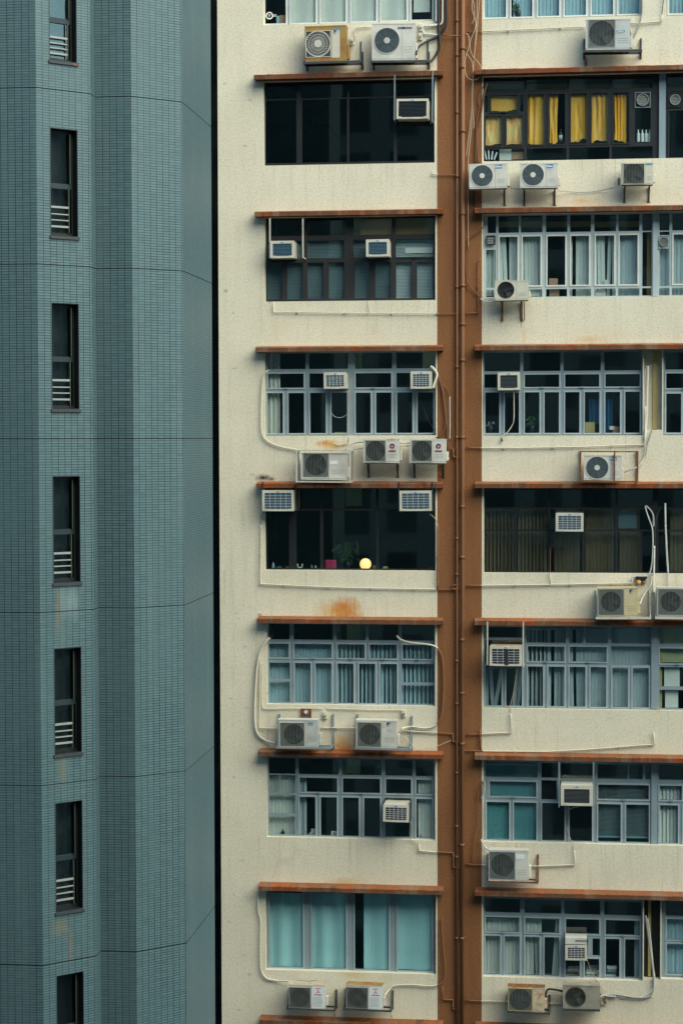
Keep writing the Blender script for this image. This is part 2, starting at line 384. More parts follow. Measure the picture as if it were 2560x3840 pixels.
def thing(name, label, cat, loc, group=None):
    o = bpy.data.objects.new(name, None); COL.objects.link(o); o.location = loc; o.empty_display_size = .2
    ORG[o.name] = tuple(loc); return tag(o, label, cat, group)
def lettering(mb, txt, x, z, h, y, mi, width=None, shear=0):
    """letters as flat mesh faces standing at y, left edge x, baseline z"""
    cu = bpy.data.curves.new('letters', 'FONT'); cu.body = txt; cu.size = h*1.38; cu.shear = shear; cu.resolution_u = 3; cu.offset = h*.05
    ob = bpy.data.objects.new('letters', cu); COL.objects.link(ob)
    dg = bpy.context.evaluated_depsgraph_get(); me = bpy.data.meshes.new_from_object(ob.evaluated_get(dg))
    w = max([v.co.x for v in me.vertices] or [1]); k = (width/w) if width else 1.0
    for p in me.polygons: mb.face([(x+me.vertices[i].co.x*k, y, z+me.vertices[i].co.y) for i in p.vertices], mi)
    bpy.data.objects.remove(ob); bpy.data.curves.remove(cu); bpy.data.meshes.remove(me)
def smooth(pts, seg=6):
    V = [Vector(p) for p in pts]
    if len(V) < 3: return [tuple(v) for v in V]
    out = []
    for i in range(len(V)-1):
        p0, p1, p2, p3 = V[max(i-1, 0)], V[i], V[i+1], V[min(i+2, len(V)-1)]
        for k in range(seg):
            t = k/seg
            out.append(tuple(.5*((2*p1)+(p2-p0)*t+(2*p0-5*p1+4*p2-p3)*t*t+(3*p1-p0-3*p2+p3)*t**3)))
    out.append(tuple(V[-1])); return out
# ------------------------------------------------------------------ ground and lower surroundings
g = MB(); g.face([(-150, -150, 0), (150, -150, 0), (150, 150, 0), (-150, 150, 0)]); o = g.build('ground', 'asphalt'); o['kind'] = 'structure'
# ------------------------------------------------------------------ tiled tower
def TW(x, y): return (x, y-47.3)
TP = [TW(*p) for p in ((-14, 33.38), (-9.15, 33.38), (-8.38, 34.12), (-8.38, 34.46), (-7.74, 34.46), (-6.97, 35.17), (-6.97, 38.02), (-14, 38.02))]
def on_plane(px, py, p, q):
    v = ray(px, py); nx, ny = (q[1]-p[1]), -(q[0]-p[0])
    t = ((p[0]-CAM[0])*nx+(p[1]-CAM[1])*ny)/(v[0]*nx+v[1]*ny)
    x, y, z = v[0]*t+CAM[0], v[1]*t+CAM[1], v[2]*t+CAM[2]
    u = ((x-p[0])*(q[0]-p[0])+(y-p[1])*(q[1]-p[1]))/math.dist(p, q)
    return u, z
JZ = [on_plane(px, py, TP[0], TP[1])[1] for px, py in ((134, 326), (140, 988.5), (145, 1645), (152, 2298), (157, 2948), (163, 3622))]
JZ = [JZ[0]+6.0, JZ[0]+3.0]+JZ
while JZ[-1] > 3.5: JZ.append(JZ[-1]-2.97)
TTOP = 60.0
WIN = []
for (tx, ty, bx, by) in ((190, -112, 193, 224), (187.5, 476, 192, 882), (193, 1134, 196, 1534), (197, 1786, 202, 2188), (202, 2434, 207, 2832), (205, 3014, 212, 3424), (211, 3662, 216, 4060)):
    zt = on_plane(tx, ty, TP[1], TP[2])[1]; zb = on_plane(bx, by, TP[1], TP[2])[1]; WIN.append((zb, zt))
WU = (on_plane(187.5, 480, TP[1], TP[2])[0], on_plane(290.5, 485, TP[1], TP[2])[0])
TSTAIN = []
def tstain(px, py, rx, rz, c, a):
    u, z = on_plane(px, py, TP[1], TP[2]); x = TP[1][0]+(TP[2][0]-TP[1][0])*u/math.dist(TP[1], TP[2])
    TSTAIN.append((x, z, rx, rz, c, a))
tstain(219, 2290, .045, .55, (.27, .19, .08, 1), .45); tstain(262, 2260, .16, .45, (.36, .45, .46, 1), .35)
tstain(235, 2890, .10, .35, (.26, .20, .09, 1), .3); tstain(225, 3480, .17, .22, (.24, .20, .10, 1), .4); tstain(263, 3560, .035, .45, (.27, .17, .06, 1), .5)
tilemat()
tower = thing('tiled_tower', 'blue grey tile clad tower block with chamfered corners and narrow windows', 'building', (TP[1][0], TP[1][1], 0))
tw = MB(); us = 0.0
for i in range(len(TP)):
    p, q = TP[i], TP[(i+1) % len(TP)]; ln = math.dist(p, q); nrm = ((q[1]-p[1])/ln, -(q[0]-p[0])/ln)
    def at(u, z, dep=0.0): return (p[0]+(q[0]-p[0])*u/ln-nrm[0]*dep, p[1]+(q[1]-p[1])*u/ln-nrm[1]*dep, z)
    holes = [(WU[0], WU[1], zb, zt) for zb, zt in WIN] if i == 1 else []
    edges = [TTOP]+JZ+[0.0]
    for a, b in zip(edges, edges[1:]):
        z1, z0 = a-(.008 if a in JZ else 0), b+(.008 if b in JZ else 0)
        zs = sorted(set([z0, z1]+[h for w in holes for h in (w[2], w[3]) if z0 < h < z1])); xs = sorted(set([0, ln]+[h for w in holes for h in (w[0], w[1])]))
        for z_a, z_b in zip(zs, zs[1:]):
            for u_a, u_b in zip(xs, xs[1:]):
                if any(w[0] < (u_a+u_b)/2 < w[1] and w[2] < (z_a+z_b)/2 < w[3] for w in holes): continue
                uv = [(us+u, z-b) for u, z in ((u_a, z_a), (u_b, z_a), (u_b, z_b), (u_a, z_b))]
                tw.face([at(u_a, z_a), at(u_b, z_a), at(u_b, z_b), at(u_a, z_b)], 0, uv=uv)
        for z, up in ((z0, True), (z1, False)):                      # lips of the movement joints
            if z in (0.0, TTOP): continue
            f = [at(0, z), at(ln, z), at(ln, z, .02), at(0, z, .02)]; tw.face(f if not up else f[::-1], 1)
    for z in JZ: tw.face([at(0, z-.02, .02), at(ln, z-.02, .02), at(ln, z+.02, .02), at(0, z+.02, .02)], 1)
    us += round(ln/.128)*.128
tw.face([(a, b, TTOP) for a, b in TP], 1)
tw.build('wall', ['tile', 'joint'], tower)
p, q = TP[1], TP[2]; ln = math.dist(p, q); nrm = ((q[1]-p[1])/ln, -(q[0]-p[0])/ln)
def tb(mb, u0, u1, d0, d1, z0, z1, mi=0):
    """box on the chamfer face, d measured inwards"""
    i = len(mb.v)
    for z in (z0, z1):
        for u, d in ((u0, d0), (u1, d0), (u1, d1), (u0, d1)): mb.v.append((p[0]+(q[0]-p[0])*u/ln-nrm[0]*d, p[1]+(q[1]-p[1])*u/ln-nrm[1]*d, z))
    for f in ((0, 3, 2, 1), (4, 5, 6, 7), (0, 1, 5, 4), (1, 2, 6, 5), (2, 3, 7, 6), (3, 0, 4, 7)): mb.f.append(tuple(i+k for k in f)); mb.m.append(mi); mb.sm.append(False)
for zb, zt in WIN:
    u0, u1 = WU; h = zt-zb; zm = zb+h*.475
    f = MB()
    tb(f, u0, u0+.012, 0.002, .42, zb, zt); tb(f, u1-.012, u1, .002, .42, zb, zt); tb(f, u0+.012, u1-.012, .002, .42, zt-.012, zt); tb(f, u0+.012, u1-.012, .002, .42, zb, zb+.012)
    tb(f, u0+.012, u1-.012, .30, .42, zb+.012, zt-.012)   # deep dark back of the stair window
    for a, b in ((u0+.014, u0+.05), (u1-.05, u1-.014)): tb(f, a, b, .14, .19, zb+.014, zt-.014)
    for a, b, m in ((zb+.014, zb+.07, 0), (zm-.045, zm+.045, 1), (zt-.06, zt-.014, 0)): tb(f, u0+.052, u1-.052, .138, .188, a, b, m)
    w = f.build('window', ['frame_black', 'frame_teal'], tower)
    gl = MB(); tb(gl, u0+.05, u1-.05, .165, .169, zb+.07, zm-.045); tb(gl, u0+.05, u1-.05, .165, .169, zm+.045, zt-.06); gl.build('glass', 'dark_glass', w)
    r = MB(); z0 = zb+h*.085
    for k, (dz, t) in enumerate(((.0, .034), (.115, .02), (.215, .02), (.325, .036))): tb(r, u0+.055, u1-.13, .10, .125, z0+dz*h/1.8, z0+dz*h/1.8+t)
    r.build('railing', 'rail_grey', w)
    r = MB(); tb(r, u1-.128, u1-.112, .10, .13, zb+.075, zm-.05); tb(r, u1-.10, u1-.085, .10, .13, zm+.05, zt-.065); r.build('edge_strip', 'edge_green', w)
    s = MB(); tb(s, u0-.02, u1+.02, -.03, .12, zb-.05, zb-.002); s.build('sill', 'steel_dark', w)
# ------------------------------------------------------------------ cream apartment block
XL, XR, ZT = -8.51, 8.0, 57.5
XB0, XB1 = -3.258, -2.199
CZ = [48.515+3.235, 48.515, 45.278, 42.058, 38.816, 35.573, 32.369, 29.112, 25.86]   # undersides of the window hoods
block = thing('apartment_block', 'cream stucco block with a brown band, brown window hoods and strip windows', 'building', (XL, 0, 0))
WINS = []
def opening(z, x0, x1, row, xr, yb, closed=False):
    """wall opening: sides at the wall face, top under hood number row"""
    X0 = P(z, x0, yb, 0)[0]; X1 = P(z, x1, yb, 0)[0]; Z0 = P(z, xr, yb, 0)[1]
    return (X0, X1, Z0, CZ[row]-(.0 if row else 0.05))
# every window: opening, frame, glass, reference column for heights, rows of panes (top, bottom, [(left, right, sash?)...])
def pn(*a): return [(a[i], a[i+1], a[i+2]) for i in range(0, len(a), 3)]
F, C = 0, 1      # fixed light, casement
SPEC = [
 ('L', L0, 0, (140, 1200, 240, 150), 'frame_white', 'clear_glass', 560, [(-330, 133, pn(153,280,C, 312,462,C, 495,645,C, 682,832,C, 865,1018,C, 1050,1175,C))]),
 ('L', L0, 1, (145, 1190, 660, 1003), 'frame_black', 'dark_tint_glass', 660, [(478, 594, pn(155,345,F, 372,655,F, 668,940,F, 960,1182,F)), (603, 990, pn(155,345,F, 380,655,F, 668,940,F, 960,1182,F))]),
 ('L', L7, 2, (152, 1195, 670, 665), 'frame_dark', 'clear_glass', 670, [(150, 262, pn(185,383,F, 410,645,F, 695,928,F, 952,1187,F)), (292, 402, pn(163,387,F, 412,637,F, 693,925,F, 953,1185,C)), (428, 652, pn(165,257,F, 288,385,F, 413,511,F, 543,638,F, 701,790,F, 827,923,F, 955,1051,F, 1083,1183,F))]),
 ('L', L12, 3, (152, 1198, 600, 609), 'frame_blue', 'clear_glass', 600, [(103, 200, pn(165,400,F, 422,660,F, 705,930,F, 957,1187,F)), (228, 315, pn(172,390,C, 424,652,F, 708,925,C, 957,1185,F)), (347, 594, pn(168,262,C, 297,393,C, 430,525,C, 560,655,C, 708,800,C, 833,927,C, 962,1055,C, 1087,1183,C))]),
 ('L', L17, 4, (152, 1196, 670, 652), 'frame_black', 'dark_glass', 670, [(150, 274, pn(160,322,F, 343,495,F, 505,832,F, 848,1190,F)), (286, 640, pn(160,300,F, 345,490,F, 510,832,F, 850,1190,F))]),
 ('L', L22, 5, (165, 1194, 650, 596), 'frame_blue', 'clear_glass', 650, [(100, 197, pn(170,303,F, 328,568,F, 590,768,F, 787,968,F, 990,1187,F)), (222, 307, pn(178,298,C, 333,560,C, 597,762,C, 795,960,C, 995,1176,C)), (340, 583, pn(337,432,C, 463,560,C, 597,695,C, 730,828,C, 860,960,C)), (340, 440, pn(178,305,F)), (338, 452, pn(990,1185,F)), (456, 590, pn(178,305,F)), (469, 588, pn(990,1185,F))]),
 ('L', L27, 6, (165, 1194, 620, 728), 'frame_blue', 'clear_glass', 620, [(240, 337, pn(172,338,F, 360,603,F, 625,865,F, 888,1055,F, 1075,1182,F)), (357, 445, pn(365,595,C, 630,857,C, 893,1047,C, 1080,1176,C)), (345, 455, pn(172,240,F, 248,338,F)), (475, 722, pn(365,462,C, 495,593,C, 630,727,C, 760,857,C, 1080,1176,C)), (472, 720, pn(888,1045,F)), (466, 580, pn(172,338,F)), (598, 722, pn(172,338,F))]),
 ('L', L31, 7, (157, 1198, 680, 861), 'frame_blue', 'teal_glass', 680, [(372, 840, pn(183,385,C, 442,648,C, 703,910,C, 965,1172,C))]),
 ('R', R0, 0, (200, 1290, 700, 118), 'frame_white', 'clear_glass', 700, [(-330, 106, pn(213,358,C, 395,538,C, 577,722,C, 760,905,C, 945,1090,C, 1127,1270,C))]),
 ('R', R0, 0, (1455, 2100, 1500, 104), 'frame_white', 'clear_glass', 1500, [(-330, 90, pn(1472,1620,C, 1660,1800,C, 1840,1980,C))]),
 ('R', R0, 1, (203, 2100, 780, 1091), 'frame_black', 'clear_glass', 780, [(508, 610, pn(210,482,F, 498,772,F, 790,1065,F, 1082,1360,F, 1462,1720,F, 1740,2000,F)), (640, 752, pn(215,236,F, 257,433,C, 455,478,F)), (782, 985, pn(218,327,C, 362,470,C)), (640, 982, pn(507,618,C, 652,762,C, 802,909,C, 944,1052,C, 1094,1200,C, 1240,1347,F)), (1008, 1090, pn(210,482,F, 500,772,F, 790,1065,F, 1082,1360,F)), (640, 738, pn(1462,1720,F)), (770, 1090, pn(1474,1720,C, 1760,1990,C))]),
 ('R', R6, 2, (200, 2100, 780, 938), 'frame_white', 'clear_glass', 780, [(375, 490, pn(233,290,F, 307,447,F, 460,607,F, 632,778,F, 797,938,F, 962,1110,F, 1127,1270,F, 1290,1355,F, 1408,1475,F, 1495,1650,F, 1670,1830,F, 1850,2000,F)), (518, 853, pn(315,437,C, 473,594,C, 642,763,C, 803,925,C, 972,1097,C, 1135,1257,C, 1503,1640,C, 1680,1820,C, 1860,2000,C)), (498, 868, pn(1290,1353,F, 1408,1475,F)), (605, 866, pn(222,288,F)), (880, 931, pn(222,278,F, 300,437,F, 460,605,F, 632,775,F, 793,938,F, 962,1108,F, 1125,1270,F, 1288,1350,F, 1405,1475,F, 1492,1650,F, 1670,1830,F))]),
 ('R', R12, 3, (200, 1292, 740, 680), 'frame_blue', 'clear_glass', 740, [(110, 237, pn(210,455,F, 477,730,F, 753,1005,F, 1030,1282,F)), (258, 350, pn(207,455,F)), (262, 347, pn(487,722,C, 762,995,C, 1038,1272,C)), (383, 662, pn(217,312,C, 350,447,C, 487,587,C, 622,720,C, 762,860,C, 897,997,C, 1037,1137,C, 1173,1272,C))]),
 ('R', R12, 3, (1432, 2100, 1500, 678), 'frame_blue', 'clear_glass', 1500, [(110, 228, pn(1447,1700,F, 1720,1970,F)), (255, 356, pn(1453,1700,C, 1730,1970,C)), (393, 660, pn(1453,1555,C, 1590,1690,C, 1730,1840,C, 1870,1970,C))]),
 ('R', R17, 4, (207, 2100, 700, 746), 'frame_black', 'dark_glass', 700, [(175, 298, pn(215,645,F, 660,1105,F, 1122,1360,F, 1400,1700,F)), (308, 446, pn(215,412,F, 432,645,F, 662,880,F, 895,1105,F, 1122,1360,F, 1400,1700,F)), (460, 738, pn(215,412,F, 432,645,F, 662,880,F, 895,1105,F, 1122,1270,F, 1290,1360,F, 1400,1700,F))]),
 ('R', R22, 5, (203, 2100, 780, 694), 'frame_blue', 'clear_glass', 780, [(134, 206, pn(240,470,F)), (134, 240, pn(500,765,F, 790,885,F, 905,1055,F, 1077,1342,F, 1408,1650,F)), (264, 366, pn(507,757,C, 794,1046,C)), (258, 384, pn(1077,1345,F)), (224, 376, pn(207,470,F)), (402, 674, pn(217,328,C, 360,467,C, 507,611,C, 648,757,C, 793,901,C, 936,1043,C, 1084,1193,C, 1224,1334,C)), (270, 372, pn(1410,1650,C)), (396, 530, pn(1408,1650,F)), (552, 680, pn(1408,1650,F))]),
 ('R', R27, 6, (205, 2100, 760, 846), 'frame_blue', 'clear_glass', 760, [(296, 398, pn(220,572,F, 600,712,F, 733,948,F, 985,1190,F, 1200,1293,F, 1310,1347,F, 1405,1650,F)), (428, 530, pn(248,565,C)), (415, 548, pn(600,705,F)), (418, 560, pn(730,950,F)), (437, 535, pn(988,1334,C, 1408,1560,C)), (570, 838, pn(227,380,C, 413,566,C, 605,758,C, 793,946,C, 988,1142,C, 1179,1334,C, 1409,1533,C, 1570,1690,C))]),
 ('R', R31, 7, (202, 1292, 740, 1007), 'frame_blue', 'clear_glass', 740, [(468, 562, pn(215,455,F, 485,735,F, 757,1002,F, 1030,1282,F)), (594, 694, pn(220,450,C, 490,722,C, 768,995,C, 1040,1272,C)), (722, 990, pn(218,320,C, 350,452,C, 490,588,C, 622,722,C, 1040,1133,C, 1172,1270,C)), (724, 842, pn(765,918,F, 950,1000,F)), (862, 992, pn(765,862,C, 897,995,C))]),
 ('R', R31, 7, (1420, 2100, 1500, 1010), 'frame_blue', 'clear_glass', 1500, [(470, 575, pn(1450,1700,F)), (596, 738, pn(1457,1700,C)), (764, 972, pn(1457,1700,C))]),
]
wall_holes = []
for (side, z, row, (x0, x1, xr, yb), fm, gm, ref, rows) in SPEC: wall_holes.append(opening(z, x0, x1, row, xr, yb))
HX = XR
# right-hand recess between the two windows of a strip is a hole of its own
def colhole(z, x0, x1, xr, yb, row): return (P(z, x0, yb)[0], P(z, x1, yb)[0], P(z, xr, yb)[1], CZ[row])
REC = [colhole(R12, 1300, 1424, 1360, 640, 3), colhole(R31, 1300, 1412, 1360, 1012, 7)]
allh = wall_holes+REC
wl = MB(); wl.gridholes((XL, XB0), (0, ZT), [h for h in allh if h[1] < XB0+.05], 0, .30, 0)
wl.gridholes((XB1, XR), (0, ZT), [h for h in allh if h[0] > XB1-.05], 0, .30, 0)
wl.face([(XL, 0, 0), (XL, 0, ZT), (XL, 16, ZT), (XL, 16, 0)], 0); wl.face([(XR, 0, 0), (XR, 16, 0), (XR, 16, ZT), (XR, 0, ZT)], 0)
wl.face([(XL, 0, ZT), (XR, 0, ZT), (XR, 16, ZT), (XL, 16, ZT)], 1)
wl.build('wall', ['stucco', 'concrete_grey'], block)
b = MB(); b.face([(XB0, 0, 0), (XB1, 0, 0), (XB1, 0, ZT), (XB0, 0, ZT)]); b.build('painted_band', 'brownwall', block)
def hood(x0, x1, zc):
    """concrete hood over a strip window, its top falling to the front"""
    m = MB(); n = 40; prof = [(0, zc-.0), (-.30, zc), (-.30, zc+.100), (-.288, zc+.112), (0, zc+.150)]
    nx = max(2, int((x1-x0)/.12)); base = len(m.v)
    jit = [random.uniform(-.006, .006) for _ in range(nx+1)]
    for k in range(nx+1):
        x = x0+(x1-x0)*k/nx
        for j, (y, zz) in enumerate(prof): m.v.append((x, y+(jit[k]*.6 if j in (2, 3) else 0), zz+(jit[k] if j in (2, 3) else 0)))
    for k in range(nx):
        for j in range(4):
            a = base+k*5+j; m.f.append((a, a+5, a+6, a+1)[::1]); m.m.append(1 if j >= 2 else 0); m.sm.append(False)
    m.f.append(tuple(base+j for j in range(5))); m.m.append(0); m.sm.append(False)
    m.f.append(tuple(base+nx*5+j for j in range(5))[::-1]); m.m.append(0); m.sm.append(False)
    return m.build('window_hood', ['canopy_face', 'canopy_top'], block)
for i, zc in enumerate(CZ):
    hood(-7.59+.006*i, -3.108, zc); hood(-2.353, 6.2, zc)
WIDX = {}
for (side, z, row, (x0, x1, xr, yb), fm, gm, ref, rows), h in zip(SPEC, wall_holes):
    X0, X1, Z0, Z1 = h; panes = []
    for (yt, ybm, cells) in rows:
        for (a, c, fl) in cells:
            ym = (yt+ybm)/2; xa, xb = P(z, a, ym, -.18)[0], P(z, c, ym, -.18)[0]; za, zb_ = P(z, ref, ybm, -.18)[1], P(z, ref, yt, -.18)[1]
            xa, xb = max(xa, X0+.03), min(xb, X1-.03); za, zb_ = max(za, Z0+.03), min(zb_, Z1-.02)
            if xb-xa > .02 and zb_-za > .02: panes.append((xa, xb, za, zb_, fl))
    m = MB(); m.gridholes((X0, X1), (Z0, Z1), [q[:4] for q in panes], .17, .06, 0)
    fo = m.build('window', fm, block)
    gl = MB()
    for (a, b_, c, d, fl) in panes:                                   # every pane sits a little differently in its putty
        s1, s2 = (random.uniform(-.004, .004), random.uniform(-.006, .006)) if fl else (random.uniform(-.002, .002), random.uniform(-.003, .003))
        i0 = len(gl.v); gl.box(a-.004, b_+.004, .197, .203, c-.004, d+.004)
        for q in range(i0, i0+8):
            x_, y_, z_ = gl.v[q]; gl.v[q] = (x_, y_+s1*(x_-(a+b_)/2)/(b_-a)*2+s2*(z_-(c+d)/2)/(d-c)*2, z_)
    gl.build('glass', gm, fo)
    k = 0
    for (a, b_, c, d, fl) in panes:
        if not fl: continue
        m = MB(); w = .034; y0, y1 = .152, .1695
        m.gridholes((a-w, b_+w), (c-w, d+w), [(a, b_, c, d)], y0, .05)
        ys = y1-y0
        m.face([(a-w, y0, c-w), (a-w, y0, d+w), (a-w, y1, d+w), (a-w, y1, c-w)], 0); m.face([(b_+w, y0, c-w), (b_+w, y1, c-w), (b_+w, y1, d+w), (b_+w, y0, d+w)], 0)
        m.face([(a-w, y0, d+w), (b_+w, y0, d+w), (b_+w, y1, d+w), (a-w, y1, d+w)], 0); m.face([(a-w, y0, c-w), (a-w, y1, c-w), (b_+w, y1, c-w), (b_+w, y0, c-w)], 0)
        # thin shadow gap round the casement and a handle
        m.build('sash', {'frame_blue': 'sash_blue', 'frame_white': 'sash_white'}.get(fm, fm), fo)
        if d-c < .8 and b_-a > .5:
            hm = MB(); xm = (a+b_)/2; hm.box(xm-.04, xm+.04, .125, .151, c-.03, c+.005); hm.build('handle', fm, fo)
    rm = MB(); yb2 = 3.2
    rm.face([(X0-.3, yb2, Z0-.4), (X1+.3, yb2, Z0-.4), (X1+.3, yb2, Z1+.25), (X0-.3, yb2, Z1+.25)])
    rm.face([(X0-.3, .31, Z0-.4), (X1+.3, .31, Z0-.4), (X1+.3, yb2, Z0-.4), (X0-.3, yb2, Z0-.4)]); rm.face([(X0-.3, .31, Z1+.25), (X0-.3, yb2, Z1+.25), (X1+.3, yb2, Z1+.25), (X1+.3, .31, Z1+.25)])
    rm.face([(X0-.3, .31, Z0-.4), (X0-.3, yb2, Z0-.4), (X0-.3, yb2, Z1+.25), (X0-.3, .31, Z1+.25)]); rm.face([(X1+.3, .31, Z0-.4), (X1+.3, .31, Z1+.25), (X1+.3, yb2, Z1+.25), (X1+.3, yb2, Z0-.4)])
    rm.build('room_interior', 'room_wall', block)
    # a plastered sill lip under the frame
# recess between windows: stained column behind the conduits
for (h, (za, xa, xb)) in zip(REC, ((R12, 1362, 1392), (R31, 1330, 1350))):
    m = MB(); m.box(h[0], h[1], .24, .29, h[2], h[3]); m.build('column', 'ac_cream' if za is R12 else 'frame_dark', block)
    X0, X1 = P(za, xa, 500, -.2)[0], P(za, xb, 500, -.2)[0]
    m = MB(); m.box(X0, X1, .20, .238, h[2]+.02, h[3]-.02); m.build('yellow_strip', 'card_yellow', block)
def blockbar(z, x0, y0, x1, y1, ya, yb_, name, mat, dref=-.17):
    X0, Z1 = P(z, x0, y0, dref); X1, Z0 = P(z, x1, y1, dref); m = MB(); m.box(X0, X1, ya, yb_, Z0, Z1); return m.build(name, mat, block)
blockbar(R0, 1405, 498, 1448, 1084, .10, .168, 'window_pillar', 'frame_blue'); blockbar(R6, 1362, 370, 1393, 930, .12, .168, 'window_pillar', 'frame_white')
blockbar(R22, 1352, 128, 1394, 690, .12, .168, 'window_pillar', 'frame_blue'); blockbar(R27, 1352, 290, 1390, 852, .12, .168, 'window_pillar', 'frame_blue')
# pale down-stands of the ceiling seen through the upper lights
for z, x0, y0, x1, y1 in ((L7, 695, 150, 735, 262), (L12, 703, 100, 742, 203), (L17, 646, 140, 740, 257), (L22, 652, 95, 738, 197), (L27, 653, 235, 730, 330)):
    blockbar(z, x0, y0, x1, y1, .40, .75, 'ceiling_beam', 'board_cream', -.4)
# added wall between tower and block; near-black colour stands for the slot's deep shade
m = MB(); m.box(-20, XL-.001, 12.0, 12.4, 0, 57); o = m.build('slot_shade_wall', 'slot_shade_black'); o['kind'] = 'structure'
# unseen block added behind the camera: shades the lower floors, darkens reflections in glass
SHADE_TOP = 68.0
m = MB(); m.box(-160, 160, -70, -49.0, 0, SHADE_TOP); tag(m.build('shade_block', 'shade_block_face'), 'unseen block added behind the viewpoint to shade the lower floors', 'building')
# ------------------------------------------------------------------ split-system outdoor units
GO = 'outdoor air conditioning units on the cream block'
def rect_ray(x0, x1, z0, z1, cx, cz, a):
    dx, dz = cos(a), sin(a); t = 1e9
    if dx > 1e-9: t = min(t, (x1-cx)/dx)
    if dx < -1e-9: t = min(t, (x0-cx)/dx)
    if dz > 1e-9: t = min(t, (z1-cz)/dz)
    if dz < -1e-9: t = min(t, (z0-cz)/dz)
    return cx+dx*t, cz+dz*t
def holed(mb, x0, x1, z0, z1, cx, cz, r, y, mi, n=40):
    """flat front with a round hole"""
    A = sorted(set([2*pi*j/n for j in range(n)]+[math.atan2(zc-cz, xc-cx) % (2*pi) for xc in (x0, x1) for zc in (z0, z1)]))
    for a, b in zip(A, A[1:]+[A[0]+2*pi]):
        p, q = rect_ray(x0, x1, z0, z1, cx, cz, a), rect_ray(x0, x1, z0, z1, cx, cz, b)
        mb.face([(cx+r*cos(a), y, cz+r*sin(a)), (p[0], y, p[1]), (q[0], y, q[1]), (cx+r*cos(b), y, cz+r*sin(b))][::-1][::-1], mi)
